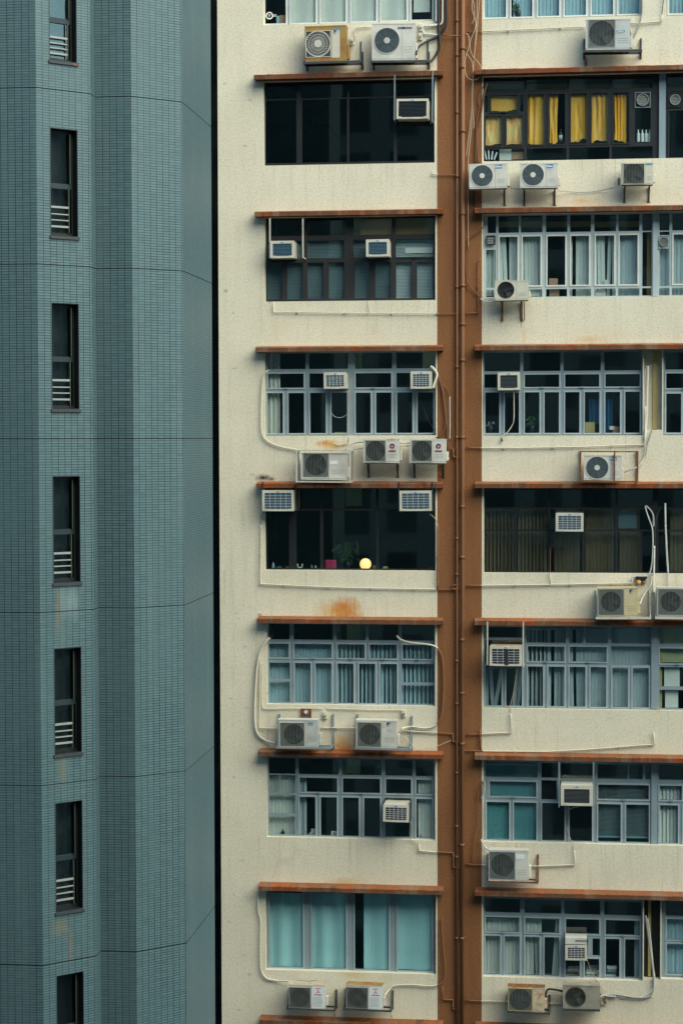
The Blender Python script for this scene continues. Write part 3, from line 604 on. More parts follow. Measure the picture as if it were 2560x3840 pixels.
def outdoor(z, x0, y0, x1, y1, label, fan, style, mats=('ac_white', 'ac_white'), sq=None, badge=None, bracket='legs', d=.50, dep=.30, guard='guard_blue', hub='ac_white', cage=None, tray=None, seams=True, hubr=.24):
    X0, Z1 = P(z, x0, y0, d); X1, Z0 = P(z, x1, y1, d); Z1 = (P(z, x0, y0, d)[1]+P(z, x1, y0, d)[1])/2; Z0 = (P(z, x0, y1, d)[1]+P(z, x1, y1, d)[1])/2
    cx, cz = P(z, fan[0], fan[1], d); r = fan[2]*(.612245 if z in (L0, L7, L12, L17, L22, L27, L31) else .548469)/159.5
    yf, ybk = -d, -d+dep
    r = min(r, (Z1-Z0)/2-.02); cz = min(max(cz, Z0+r+.015), Z1-r-.015); cx = max(cx, X0+r+.012)
    t = thing('outdoor_unit', label, 'air conditioner', ((X0+X1)/2, 0, Z0), GO); t.rotation_euler = (0, rad(random.uniform(-.8, .8)), rad(random.uniform(-.6, .6)))
    c = MB(); body, top = 0, 2
    holed(c, X0, X1, Z0, Z1, cx, cz, r, yf, 0)
    c.box(X0, X1, yf+.0005, ybk, Z0, Z1, 0, top=2); del c.f[-4]; del c.m[-4]; del c.sm[-4]      # shell without its own front
    c.cyl(cx, cz, yf, yf+.10, r, 36, 1, cap=False); c.disc(cx, cz, yf+.10, r, 36, 1)
    if seams:                                                        # service panel seam, lid lip and feet
        xs = min(X1-.1, (P(z, sq[2], y0, d)[0]+.02) if sq else cx+r+.05)
        c.box(xs, xs+.006, yf-.003, yf+.01, Z0+.012, Z1-.03, 3); c.box(X0-.004, X1+.004, yf-.006, ybk, Z1-.022, Z1+.004, 0, top=2); c.box(X0+.004, X1-.004, yf-.003, yf+.01, Z0+.028, Z0+.034, 3)
        for k in range(3): c.box(xs+.05, X1-.05, yf-.003, yf+.01, Z0+(Z1-Z0)*(.22+.07*k), Z0+(Z1-Z0)*(.22+.07*k)+.005, 3)
    c.build('casing', [mats[0], 'fan_dark', mats[1], 'guard_grey'], t)
    f = MB(); hr = r*hubr
    f.cyl(cx, cz, yf+.035, yf+.09, hr*1.15, 20, 0)
    for k in range(4):
        a = k*pi/2+cx*3
        for s in range(5):
            a0, a1 = a+s*.2, a+(s+1)*.2; ya, yb_ = yf+.04+s*.009, yf+.04+(s+1)*.009
            f.face([(cx+hr*cos(a0), ya, cz+hr*sin(a0)), (cx+r*.93*cos(a0+.25), ya, cz+r*.93*sin(a0+.25)), (cx+r*.93*cos(a1+.25), yb_, cz+r*.93*sin(a1+.25)), (cx+hr*cos(a1), yb_, cz+hr*sin(a1))], 0)
    f.build('fan', 'ac_dark', t)
    gd = MB()
    if style == 'rings':
        n = 9
        for k in range(n): gd.ring(cx, cz, hr+(r-hr)*(k+.7)/n, .009, yf-.012, yf-.004, 32, 0)
        for k in range(8): gd.bar((cx+hr*cos(k*pi/4+.2), yf-.005, cz+hr*sin(k*pi/4+.2)), (cx+r*cos(k*pi/4+.2), yf-.005, cz+r*sin(k*pi/4+.2)), .007, .006, 0)
        gd.ring(cx, cz, r+.004, .02, yf-.012, yf-.0005, 40, 1); gd.cyl(cx, cz, yf-.02, yf-.004, hr, 24, 1)
    elif style == 'swirl':
        qx0, qz1 = P(z, sq[0], sq[1], d); qx1, qz0 = P(z, sq[2], sq[3], d)
        holed(gd, qx0, qx1, qz0, qz1, cx, cz, r*.985, yf-.003, 2)
        for k in range(30):
            a = 2*pi*k/30; pr = None
            for s in range(5):
                rr = hr+(r-hr)*s/4; aa = a+.5*(s/4)**1.2; pt = (cx+rr*cos(aa), yf-.007, cz+rr*sin(aa))
                if pr: gd.bar(pr, pt, .008, .006, 1)
                pr = pt
        for k in range(3): gd.ring(cx, cz, hr+(r-hr)*(k+1)/3.2, .007, yf-.011, yf-.004, 32, 1)
        gd.cyl(cx, cz, yf-.02, yf-.004, hr, 24, 1); gd.ring(cx, cz, r, .014, yf-.013, yf-.004, 40, 1)
        for a, b_ in ((qx0, qx1),):
            gd.box(a, b_, yf-.014, yf-.002, qz1-.012, qz1, 1); gd.box(a, b_, yf-.014, yf-.002, qz0, qz0+.012, 1); gd.box(a, a+.012, yf-.014, yf-.002, qz0+.012, qz1-.012, 1); gd.box(b_-.012, b_, yf-.014, yf-.002, qz0+.012, qz1-.012, 1)
    else:                                                            # 'grid' : square wire guard, 'bare': round hole only
        if style != 'bare':
            qx0, qz1 = P(z, sq[0], sq[1], d); qx1, qz0 = P(z, sq[2], sq[3], d); qz1 = min(qz1, Z1-.024); qz0 = max(qz0, Z0+.008)
            holed(gd, qx0, qx1, qz0, qz1, cx, cz, min(r, (qz1-qz0)/2-.004, (qx1-qx0)/2-.004), yf-.002, 0)
            n = int((qz1-qz0)/.021); 
            for k in range(n): gd.box(qx0, qx1, yf-.014, yf-.009, qz0+(k+.5)*(qz1-qz0)/n-.002, qz0+(k+.5)*(qz1-qz0)/n+.002, 3)
            m = 7
            for k in range(m+1): gd.box(qx0+(qx1-qx0-.006)*k/m, qx0+(qx1-qx0-.006)*k/m+.006, yf-.009, yf-.003, qz0, qz1, 3)
            gd.box(qx0-.008, qx1+.008, yf-.015, yf-.001, qz1, qz1+.012, 1); gd.box(qx0-.008, qx1+.008, yf-.015, yf-.001, qz0-.012, qz0, 1); gd.box(qx1, qx1+.012, yf-.015, yf-.001, qz0, qz1, 1); gd.box(qx0-.012, qx0, yf-.015, yf-.001, qz0, qz1, 1)
        else:
            for k in range(5): gd.ring(cx, cz, r*(k+1)/5.4, .006, yf-.01, yf-.004, 28, 0)
            gd.ring(cx, cz, r+.004, .014, yf-.008, yf-.0005, 40, 0)
    gd.build('fan_guard', [guard, hub, guard, 'wire_grey'], t)
    v = MB(); v.box(X1+.004, X1+.055, yf+.12, ybk-.02, Z0+.06, Z0+(Z1-Z0)*.48); v.box(X1+.055, X1+.075, yf+.15, yf+.18, Z0+.10, Z0+.13); v.build('valve_cover', mats[0], t, bevel=.008)
    if badge: badge(t, z, X0, X1, Z0, Z1, yf)
    br = MB(); mat = tray[0] if tray else 'steel_dark'
    if bracket == 'legs':
        for x in (X0+.07, X1-.09):
            br.box(x, x+.035, yf+.03, -.001, Z0-.032, Z0-.002); br.box(x, x+.035, -.03, -.001, Z0-.34, Z0-.034)
            br.bar((x+.018, yf+.10, Z0-.035), (x+.018, -.03, Z0-.30), .028, .02, 0, up=(1, 0, 0)); br.box(x-.02, x+.055, -.012, -.001, Z0-.36, Z0-.34)
        br.box(X0+.02, X1-.02, yf+.01, yf+.045, Z0-.03, Z0-.004)
    elif bracket == 'tray':                                          # angle tray held by uprights on the wall
        _, xl, xr, hl, th = tray
        a, b_ = P(z, xl, y1, d)[0], P(z, xr, y1, d)[0]
        br.box(a, b_, yf-.02, yf+.025, Z0-.004-th, Z0-.004); br.box(a, b_, ybk, ybk+.04, Z0-.004-th, Z0-.004)
        for x in (a, b_-.04):
            br.box(x, x+.04, yf+.026, -.001, Z0-.04, Z0-.004); br.box(x, x+.04, -.045, -.001, Z0-.039, Z0+hl)
            br.bar((x+.02, -.045, Z0+hl-.05), (x+.02, yf+.03, Z0-.01), .03, .012, 0, up=(1, 0, 0))
            br.box(x, x+.045, -.03, -.001, Z0-.04-th*1.8, Z0-.041)
    elif bracket == 'posts':
        for x in (X0+.13, X1-.18):
            br.box(x, x+.04, yf+.05, -.001, Z0-.035, Z0-.003); br.box(x, x+.04, -.04, -.001, Z0-.45, Z0-.036); 
        br.bar((X1-.10, yf+.15, Z0-.03), (X1-.10, -.02, Z0-.44), .03, .02, 0, up=(1, 0, 0)); br.box(X0, X1, yf+.02, yf+.06, Z0-.022, Z0-.002)
    br.build('bracket', mat, t)
    if cage:
        mt, ax0, ay0, ax1, ay1, mids = cage
        dd = d+.06; A, T = P(z, ax0, ay0, dd); B, U = P(z, ax1, ay1, dd); cg = MB(); w = .035
        for x in [A, B-w]+[P(z, q, ay0, dd)[0] for q in mids]:
            cg.box(x, x+w, -dd, -dd+w, U, T); 
        for x in (A, B-w): cg.box(x+.004, x+w-.004, -dd+w, -.001, U+.002, U+w); cg.box(x+.004, x+w-.004, -dd+w, -.001, T-w, T-.002); cg.box(x+.002, x+w-.002, -.05, -.002, U+w, T-w)
        for zz in (U, T-w): cg.box(A+w, B-w, -dd+.003, -dd+w-.003, zz+.003, zz+w-.003)
        cg.build('cage', mt, t)
    return t
def bd(fn): return fn
def mark_box(mb, x0, x1, z0, z1, y, mi): mb.box(x0, x1, y-.004, y-.0005, z0, z1, mi)
def b_text(txt, fx, fz, w, h, ink, mats=None):
    def f(t, z, X0, X1, Z0, Z1, yf):
        m = MB(); W, H = X1-X0, Z1-Z0; lettering(m, txt, X0+fx*W, Z0+fz*H, h, yf-.006, 0, w*W); m.build('badge', ink, t)
    return f
def b_midea(t, z, X0, X1, Z0, Z1, yf):
    m = MB(); W, H = X1-X0, Z1-Z0; a, b_, c, d = X0+.68*W, X0+.875*W, Z1-.20*H, Z1-.055*H
    m.box(a, b_, yf-.004, yf-.0004, c, d, 0); m.ring(a+.17*(b_-a), (c+d)/2, (d-c)*.27, .010, yf-.007, yf-.0045, 20, 1)
    lettering(m, 'Midea', a+.33*(b_-a), c+.30*(d-c), (d-c)*.42, yf-.006, 1, .58*(b_-a)); m.build('badge', ['label_blue', 'ink_white'], t)
def b_gree(t, z, X0, X1, Z0, Z1, yf):
    m = MB(); W, H = X1-X0, Z1-Z0; cx, cz, r = X0+.80*W, Z1-.30*H, .062; y = yf-.006
    for a0, a1, mi in ((.05*pi, 1.0*pi, 0), (1.05*pi, 1.3*pi, 0), (1.35*pi, 2.0*pi, 1)):
        n = 10
        for k in range(n):
            a, b_ = a0+(a1-a0)*k/n, a0+(a1-a0)*(k+1)/n; ri = r*.42 if mi == 0 else r*.08
            m.face([(cx+ri*cos(a), y, cz+ri*sin(a)), (cx+r*cos(a), y, cz+r*sin(a)), (cx+r*cos(b_), y, cz+r*sin(b_)), (cx+ri*cos(b_), y, cz+ri*sin(b_))], mi)
    lettering(m, 'GREE', cx-.085, cz-.135, .042, y, 0, .17); m.build('badge', ['ink_navy', 'ink_red'], t)
def b_tri(fx, word=None):
    def f(t, z, X0, X1, Z0, Z1, yf):
        m = MB(); W, H = X1-X0, Z1-Z0; x, zz = X0+fx*W, Z1-(.13 if word else .06)*H; y = yf-.006
        m.face([(x, y, zz), (x, y, zz-.10), (x+.075, y, zz)], 0); m.face([(x+.02, y, zz-.11), (x+.10, y, zz), (x+.11, y, zz-.01), (x+.03, y, zz-.12)], 1)
        if word: lettering(m, word, x, zz+.012, .032, y, 1, .19)
        m.build('badge', ['ink_navy', 'ink_cyan'], t)
    return f
def b_mits(t, z, X0, X1, Z0, Z1, yf):
    m = MB(); W, H = X1-X0, Z1-Z0; y = yf-.007
    a, b_, c, d = X0+.625*W, X1-.012, Z0+.02, Z1-.05*H
    m.box(a, b_, yf-.005, yf-.0004, c, d, 2); cx, cz = (a+b_)/2, Z1-.27*H; s = .034
    for ang in (90, 210, 330):
        ux, uz = cos(rad(ang)), sin(rad(ang)); vx, vz = -uz*.55, ux*.55
        m.face([(cx, y, cz), (cx+(ux+vx)*s*.8, y, cz+(uz+vz)*s*.8), (cx+ux*s*1.6, y, cz+uz*s*1.6), (cx+(ux-vx)*s*.8, y, cz+(uz-vz)*s*.8)][::-1], 0)
    lettering(m, 'MITSUBISHI', cx-.09, cz-.085, .026, y, 1, .18); m.box(cx-.06, cx+.06, y-.001, yf-.0052, cz+.07, cz+.084, 0)
    for k in range(8): m.box(a+.03, b_-.03-.05*random.random(), y-.001, yf-.0052, c+.05+k*.03, c+.056+k*.03, 3)
    m.build('badge', ['ink_red', 'ink_navy', 'label_white', 'ink_grey'], t)
def b_oval(t, z, X0, X1, Z0, Z1, yf):
    m = MB(); W, H = X1-X0, Z1-Z0; cx, cz = X0+.785*W, Z1-.40*H; y = yf-.006; n = 28
    for rx, rz, yy, mi in ((.120, .040, y, 1), (.112, .031, y-.001, 0)):
        m.face([(cx-rx, yy, cz), (cx-rx+.028, yy, cz-rz), (cx+rx-.028, yy, cz-rz), (cx+rx, yy, cz), (cx+rx-.028, yy, cz+rz), (cx-rx+.028, yy, cz+rz)], mi)
    lettering(m, 'GENERAL', cx-.082, cz-.015, .032, y-.002, 1, .164); m.build('badge', ['ink_teal', 'label_white'], t)
def b_strip(t, z, X0, X1, Z0, Z1, yf):
    m = MB(); W, H = X1-X0, Z1-Z0; m.box(X0+.735*W, X0+.88*W, yf-.004, yf-.0004, Z1-.13*H, Z1-.105*H, 0); m.box(X0+.735*W, X0+.88*W, yf-.004, yf-.0004, Z1-.20*H, Z1-.165*H, 1); m.build('badge', ['ink_navy', 'ink_cyan'], t)
def b_pana(t, z, X0, X1, Z0, Z1, yf):
    m = MB(); W, H = X1-X0, Z1-Z0; lettering(m, 'Panasonic', X0+.76*W, Z1-.10*H, .034, yf-.006, 0, .20*W); m.build('badge', 'label_blue', t)
def b_paper(fx, fz, w, h):
    def f(t, z, X0, X1, Z0, Z1, yf):
        m = MB(); W, H = X1-X0, Z1-Z0; m.box(X0+fx*W, X0+(fx+w)*W, yf-.004, yf-.0004, Z0+fz*H, Z0+(fz+h)*H, 0); m.build('label', 'label_white', t)
    return f
outdoor(L0, 398, 155, 652, 372, 'rust stained outdoor unit with a swirl fan guard, beside the big ringed unit', (478, 265, 78), 'swirl', ('ac_rusty', 'ac_rusty'), sq=(403, 187, 558, 346), badge=b_tri(.70, 'DAIKIN'), bracket='tray', tray=('steel_dark', 388, 742, .28, .05), hub='ac_white', guard='ac_dark', hubr=.29)
_t = bpy.data.objects['outdoor_unit']; _a, _b = P(L0, 562, 178, .5), P(L0, 612, 350, .5); _m = MB(); _m.box(_a[0], _b[0], -.503, -.5005, _b[1], _a[1]-.012); _m.build('service_cover', 'ac_cream', _t)
outdoor(L0, 805, 140, 1068, 366, 'large white outdoor unit with a round ringed fan and black insulated hose', (897, 246, 77), 'rings', badge=b_text('SAMSUNG', .60, .845, .33, .052, 'ink_navy'), bracket='tray', tray=('steel_dark', 800, 1152, .28, .05), guard='guard_blue')
outdoor(L12, 372, 716, 652, 880, 'white outdoor unit inside a white rusting cage above the black glazed office', (463, 789, 66), 'grid', ('ac_white', 'ac_topstain'), sq=(390, 720, 538, 857), badge=b_paper(.63, .58, .17, .13), bracket='none', cage=('steel_white', 340, 697, 678, 898, []), guard='guard_grey', hub='guard_grey')
outdoor(L12, 752, 630, 974, 777, 'white outdoor unit with red blue emblem, between white cage and band edge unit', (828, 703, 60), 'grid', ('ac_white', 'ac_cream'), sq=(766, 640, 888, 768), badge=b_gree, guard='guard_grey', hub='ac_white')
outdoor(L12, 1036, 630, 1258, 778, 'white outdoor unit with red and blue emblem, overlapping the brown band', (1112, 704, 60), 'grid', sq=(1050, 640, 1172, 768), badge=b_gree, guard='guard_grey', hub='ac_white')
outdoor(L22, 233, 686, 478, 852, 'white outdoor unit with a blue strip logo, below the blue blinds beside the rusty box', (330, 775, 63), 'grid', ('ac_grey', 'ac_cream'), sq=(245, 703, 394, 850), badge=b_strip, bracket='tray', tray=('steel_blue', 220, 562, .72, .04), guard='guard_grey', hub='ac_cream')
outdoor(L22, 708, 690, 958, 858, 'white ribbed outdoor unit with small triangle logo, below the blue blinds', (792, 777, 64), 'grid', sq=(718, 702, 862, 853), badge=b_tri(.76), bracket='tray', tray=('steel_blue', 700, 1045, .72, .04), guard='guard_grey', hub='ac_cream')
outdoor(L31, 297, 940, 520, 1085, 'small outdoor unit with paper data sheet and beige top, left below the frosted windows', (366, 1018, 60), 'grid', ('ac_white', 'ac_topstain'), sq=(303, 955, 428, 1080), badge=b_mits, bracket='tray', tray=('steel_dark', 282, 580, .35, .035), guard='guard_dirty', hub='guard_grey')
outdoor(L31, 648, 942, 873, 1088, 'small outdoor unit with paper data sheet and rusty orange top, below the frosted windows', (716, 1019, 60), 'grid', ('ac_white', 'ac_rusty'), sq=(654, 956, 780, 1082), badge=b_mits, bracket='tray', tray=('steel_dark', 630, 928, .35, .035), guard='guard_dirty', hub='guard_grey')
outdoor(R0, 903, 128, 1206, 336, 'white outdoor unit with teal oval logo on black arms, above the hood', (1010, 226, 84), 'grid', ('ac_grey', 'ac_grey'), sq=(925, 138, 1098, 312), badge=b_oval, bracket='tray', tray=('steel_dark', 886, 1290, .34, .05), guard='guard_grey', hub='guard_grey')
outdoor(R0, 107, 1117, 365, 1286, 'white outdoor unit with blue label, partly over the brown band below yellow curtains', (196, 1199, 73), 'rings', badge=b_midea, guard='guard_blue')
outdoor(R0, 455, 1113, 712, 1282, 'white outdoor unit with blue label, between the band-side unit and the square grille one', (543, 1191, 74), 'rings', badge=b_midea, guard='guard_blue')
outdoor(R0, 1146, 1110, 1362, 1260, 'small outdoor unit with a khaki square grille below the white bottles', (1230, 1184, 70), 'grid', ('ac_cream', 'ac_topstain'), sq=(1158, 1112, 1300, 1254), badge=b_pana, guard='guard_dirty', hub='ac_cream')
outdoor(R6, 284, 824, 509, 958, 'old outdoor unit with a rusted bare fan standing in front of the white windows', (358, 886, 54), 'bare', ('ac_cream', 'ac_cream'), bracket='posts', guard='steel_dark', seams=True, tray=('steel_rust', 0, 0, 0, 0))
outdoor(R12, 890, 816, 1147, 984, 'white outdoor unit with blue label inside a rust red angle cage', (981, 900, 76), 'rings', badge=b_midea, bracket='none', cage=('steel_rust', 862, 785, 1262, 1000, [1094]), guard='guard_blue')
outdoor(R17, 983, 846, 1260, 1046, 'yellowed outdoor unit with triangle logo and stained edge, under white vertical pipes', (1077, 942, 68), 'grid', ('ac_yellow', 'ac_topstain'), sq=(990, 856, 1164, 1034), badge=b_tri(.80), bracket='tray', tray=('steel_white', 972, 1352, .60, .05), guard='guard_grey', hub='ac_cream')
outdoor(R17, 1387, 846, 1664, 1046, 'wire guarded outdoor unit cut by the photo edge, right of the yellowed one', (1482, 942, 68), 'grid', ('ac_grey', 'ac_cream'), sq=(1396, 856, 1568, 1034), badge=b_tri(.80), bracket='tray', tray=('steel_white', 1376, 1756, .60, .05), guard='guard_grey', hub='ac_cream')
outdoor(R27, 240, 893, 513, 1104, 'white outdoor unit with grey fan panel on a brown bracket, below the teal blinds', (335, 994, 77), 'grid', ('ac_white', 'ac_cream'), sq=(252, 906, 416, 1083), badge=b_paper(.69, .73, .21, .14), bracket='tray', tray=('steel_rust', 228, 580, .55, .035), guard='guard_grey', hub='guard_blue')
outdoor(R31, 368, 1066, 620, 1232, 'grimy outdoor unit with brown topped casing and tan square grille', (454, 1149, 74), 'grid', ('ac_topstain', 'steel_rust'), sq=(376, 1072, 534, 1226), bracket='tray', tray=('steel_dark', 362, 660, .3, .04), guard='guard_grey', hub='card_yellow')
outdoor(R31, 748, 1052, 1001, 1212, 'blackened dirty outdoor unit with open round fan, bottom next to the tan grille unit', (834, 1131, 69), 'bare', ('ac_dirty', 'ac_dirty'), bracket='tray', tray=('steel_dark', 748, 1001, .2, .05), guard='guard_dirty')
# ------------------------------------------------------------------ window air conditioners
GW = 'box air conditioners mounted in the windows'
def boxunit(z, x0, y0, x1, y1, label, grid=True, body='ac_cream', louvre='louvre_blue', d=.34, rods=None, plate=None, rodmat='steel_blue', top=None, slots=False, rim=.055, stainbar=False):
    X0, Z1 = P(z, x0, y0, d); X1, Z0 = P(z, x1, y1, d); t = thing('window_unit', label, 'air conditioner', ((X0+X1)/2, -d, Z0), GW); t.rotation_euler = (rad(random.uniform(-.5, .5)), rad(random.uniform(-.7, .7)), 0)
    c = MB(); yf = -d; a, b_, e, g = X0+rim, X1-rim, Z0+rim*.8, Z1-rim*(1.15)
    c.box(X0+.004, X1-.004, yf+.03, .16, Z0+.006, Z1-.006, 0, top=1)
    c.build('casing', [body, top or body], t, bevel=.006)
    f = MB(); f.gridholes((X0, X1), (Z0, Z1), [(a, b_, e, g)], yf, .029, 0)
    f.box(X0, X1, yf+.0005, yf+.029, Z1-.002, Z1+.004); f.box(X0-.004, X0+.002, yf+.0005, yf+.029, Z0, Z1); f.box(X1-.002, X1+.004, yf+.0005, yf+.029, Z0, Z1); f.box(X0, X1, yf+.0005, yf+.029, Z0-.004, Z0+.002)
    for xx in (a-.01, b_-.07): f.box(xx, xx+.08, yf-.004, yf+.002, Z0+.008, Z0+.052)
    f.build('front_bezel', body, t)
    l = MB(); l.box(a, b_, yf+.022, yf+.028, e, g, 0); n = max(7, int((g-e)/.030))
    for k in range(n):
        zz = e+(k+.5)*(g-e)/n; l.face([(a, yf+.006, zz-.010), (b_, yf+.006, zz-.010), (b_, yf+.021, zz+.006), (a, yf+.021, zz+.006)], 0)
    if grid:
        for k in range(1, 6): l.box(a, b_, yf-.001, yf+.004, e+k*(g-e)/6-.003, e+k*(g-e)/6+.003, 1)
        for k in range(1, 5): l.box(a+k*(b_-a)/5-.003, a+k*(b_-a)/5+.003, yf-.004, yf-.0012, e, g, 1)
    l.build('louvre', [louvre, 'label_white'], t)
    m = MB(); xm = (X0+X1)/2; m.box(xm-.07, xm+.07, yf-.004, yf-.0004, Z1-.052, Z1-.014, 0); m.box(xm-.035, xm+.035, yf-.006, yf-.0044, Z1-.043, Z1-.022, 1); m.build('badge', ['ac_white', 'label_blue'], t)
    if rods:
        for (xa, ya, yb_) in rods:
            r = MB(); A, U = P(z, xa, ya, d-.02); B, V = P(z, xa, yb_, d-.02); r.box(A-.015, A+.015, -d+.02, -d+.05, V, U)
            r.box(A-.013, A+.013, -d+.0501, .15, V+.002, V+.03)
            r.build('hanger_rod', rodmat, t)
    if plate:
        xa, ya, xb, yb_ = plate; A, U = P(z, xa, ya, .1); B, V = P(z, xb, yb_, .1); q = MB()
        for x in (X0-.03, X1+.006): q.box(x, x+.024, -d+.05, -.001, Z0-.02, Z1+.05)
        q.box(X0-.02, X1+.02, -d+.06, .1, Z0-.03, Z0-.006)
        q.build('side_plate', rodmat, t)
    if stainbar:
        s = MB(); x = (X0+X1)/2+.02; s.box(x-.045, x+.045, yf-.0075, yf-.0065, Z0+.02, Z1-.06); s.build('tar_stain', 'louvre_dark', t)
    return t
boxunit(L0, 957, 605, 1152, 722, 'black louvred window unit in a white rim, in the blacked out office window', False, louvre='louvre_dark', rods=[(944, 455, 735), (1176, 430, 740)], rim=.045)
boxunit(L7, 185, 299, 331, 401, 'white window unit beside a leaning metal strut, left in the dark brown framed window', False, rods=[(182, 160, 402), (384, 160, 402)], rodmat='steel_white')
boxunit(L7, 772, 290, 913, 392, 'white window unit with a rusty lower edge, between olive blinds under mustard boards', False, top='ac_cream')
boxunit(L12, 513, 223, 650, 321, 'white gridded window unit in the blue framed window, between bare lights')
boxunit(L12, 1044, 217, 1171, 321, 'white gridded window unit next to the brown band with hoses at its corner')
boxunit(L17, 136, 161, 328, 288, 'blue gridded window unit hung over the left corner of the lamp window', rods=[(138, 108, 290), (338, 130, 290)], rodmat='cable_black')
boxunit(L17, 977, 164, 1172, 287, 'blue gridded window unit hung over the right part of the lamp window', rods=[(973, 110, 290), (1178, 112, 290)], rodmat='cable_black')
boxunit(L27, 875, 521, 1032, 628, 'beige topped window unit jutting from the lower left grid window', louvre='louvre_dark', d=.55, top='ac_cream', plate=(870, 500, 1050, 640), rodmat='steel_dark')
boxunit(R12, 303, 249, 453, 368, 'white window unit with dark slats and a dangling cream hose', False, louvre='ac_dark')
boxunit(R17, 699, 336, 886, 461, 'blue gridded window unit alone on the black brown glazing')
boxunit(R22, 247, 262, 465, 398, 'tar streaked window unit with beige top hung by two pale rods', louvre='louvre_dark', d=.5, top='ac_topstain', rods=[(231, 95, 390), (476, 95, 405)], rodmat='steel_white', stainbar=True)
boxunit(R27, 733, 448, 951, 590, 'big white window unit with plain navy face between two steel rods', False, louvre='louvre_dark', d=.5, top='ac_cream', rods=[(722, 290, 600), (957, 290, 600)], rodmat='steel_blue', rim=.075)
t = boxunit(R31, 765, 775, 913, 882, 'white window unit with vent slots above its grille, over the folded stacks', louvre='louvre_dark', d=.3)
X0, Z1 = P(R31, 765, 726, .3); X1, Z0 = P(R31, 913, 772, .3); m = MB(); m.box(X0, X1, -.3, .15, Z0, Z1)
for k in range(14): m.box(X0+.24+k*.022, X0+.25+k*.022, -.304, -.2995, Z0+.06, Z0+.1, 1)
m.build('upper_casing', ['ac_white', 'louvre_dark'], t)
# ------------------------------------------------------------------ pipes and cables
def run(name, label, cat, z, pts, r, mat, d=.05, soft=False, onband='pipe_brown', group=None, clips=True, n=8):
    """pts: (x, y[, distance from wall]); painted brown where it crosses the brown band"""
    W3 = []
    for q in pts:
        dd = q[2] if len(q) > 2 else d; X, Z = P(z, q[0], q[1], dd); W3.append((X, -dd, Z))
    if soft: W3 = smooth(W3, 7)
    fine = [W3[0]]
    for a, b in zip(W3, W3[1:]):
        L = math.dist(a, b); k = max(1, int(L/.12)) if onband and not soft else 1
        for i in range(1, k+1): fine.append(tuple(a[j]+(b[j]-a[j])*i/k for j in range(3)))
    m = MB(); f = (lambda p: 1 if XB0 < p.x < XB1 else 0) if onband else None
    m.tube(fine, r, n, 0, f)
    o = m.build(name, [mat, onband or mat], None, fine[0]); tag(o, label, cat, group)
    if clips and not soft:
        c = MB(); last = None
        for a, b in zip(W3, W3[1:]):
            L = math.dist(a, b); k = int(L/.9)
            for i in range(k):
                t = (i+.5)/k; p = [a[j]+(b[j]-a[j])*t for j in range(3)]
                dx = abs(b[0]-a[0]) > abs(b[2]-a[2])
                w, h = (.012, r+.008) if dx else (r+.008, .012)
                c.box(p[0]-w, p[0]+w, p[1]-r-.004, -.001, p[2]-h, p[2]+h, 1 if XB0 < p[0] < XB1 else 0)
        if c.f: c.build('clip', [mat, onband or mat], o)
    return o
def riser(name, label, pts, r, d, collars, group=None):
    W3 = []
    for (px, py) in pts: X, Z = onwall(px, py, d); W3.append((X, -d, Z))
    m = MB(); m.tube(W3, r, 14, 0); o = m.build(name, 'pipe_brown', None, W3[0]); tag(o, label, 'pipe', group)
    for py in collars:
        c = MB()
        for a, b in zip(pts, pts[1:]):
            if a[1] <= py < b[1]:
                px = a[0]+(b[0]-a[0])*(py-a[1])/(b[1]-a[1]); X, Z = onwall(px, py, d)
                c.tube([(X, -d, Z-.035), (X, -d, Z+.035)], r+.010, 14); c.box(X-r*1.9, X+r*1.9, -.02, -.001, Z-.02, Z+.02); c.box(X-.012, X+.012, -d+r*.8, -.02, Z-.015, Z+.015)
        c.build('collar', 'pipe_brown', o)
    return o
riser('downpipe', 'thick brown cast iron downpipe, right of the two on the brown band', [(1736, -500), (1733.5, 1600), (1731.4, 4300)], .047, .10, [-60, 180, 250, 490, 800, 1070, 1215, 1350, 1640, 1900, 2090, 2400, 2600, 2790, 3170, 3520])
riser('vent_pipe', 'thin brown pipe, left of the thick downpipe on the brown band', [(1713, -500), (1713, 1700), (1712.5, 2350), (1712, 4300)], .027, .07, [75, 205, 420, 660, 1075, 1375, 1640, 2020, 2155, 2480, 2640, 2900, 3100, 3215, 3520])
GP = 'small drain pipes running along the cream wall'
def br(z, pts, label, r=.014, d=.05, mat='pipe_cream'): run('drain_pipe', label, 'pipe', z, pts, r, mat, d, group=GP)
br(L0, [(1232, 214), (1352, 218)], 'short brown stub joining the two risers beside the black hose', .015, .09)
br(L0, [(1178, 1040), (1178, 1066), (1345, 1070)], 'short drain stub into the thin riser below the blacked out window')
br(L7, [(205, 672), (205, 733), (790, 741), (1345, 744)], 'long thin drain line below the dark brown framed window', .012)
br(L7, [(789, 664), (789, 740)], 'thin vertical drop joining the drain line below the dark brown framed window', .008)
br(R6, [(60, 1048), (168, 1044), (168, 690), (186, 672)], 'brown drain with upright leg beside the white framed window', .015)
br(L12, [(1283, 685), (1304, 690), (1304, 738), (1348, 742)], 'small brown elbow behind the edge unit with emblem', .016, .06)
br(R12, [(84, 763), (190, 765), (500, 764), (860, 757), (1306, 741), (1312, 480)], 'sagging cream drain line above the caged unit', .016)
br(L17, [(128, 372), (124, 735), (420, 750), (670, 759), (1200, 768), (1345, 771)], 'cream drain pipe framing the lamp window at left and below', .016)
br(L17, [(1212, 375), (1208, 767)], 'upright cream pipe right of the lamp window', .020)
br(L17, [(1345, 766), (1298, 766), (1298, 742), (1345, 742)], 'small brown loop of pipe between the risers below the lamp window', .016, .07)
br(R17, [(84, 832), (190, 831), (660, 825), (1222, 815), (1224, 782)], 'cream drain line below the black brown glazing', .017)
br(R17, [(660, 745), (660, 823)], 'short cream drop to the drain line below the black brown glazing', .014)
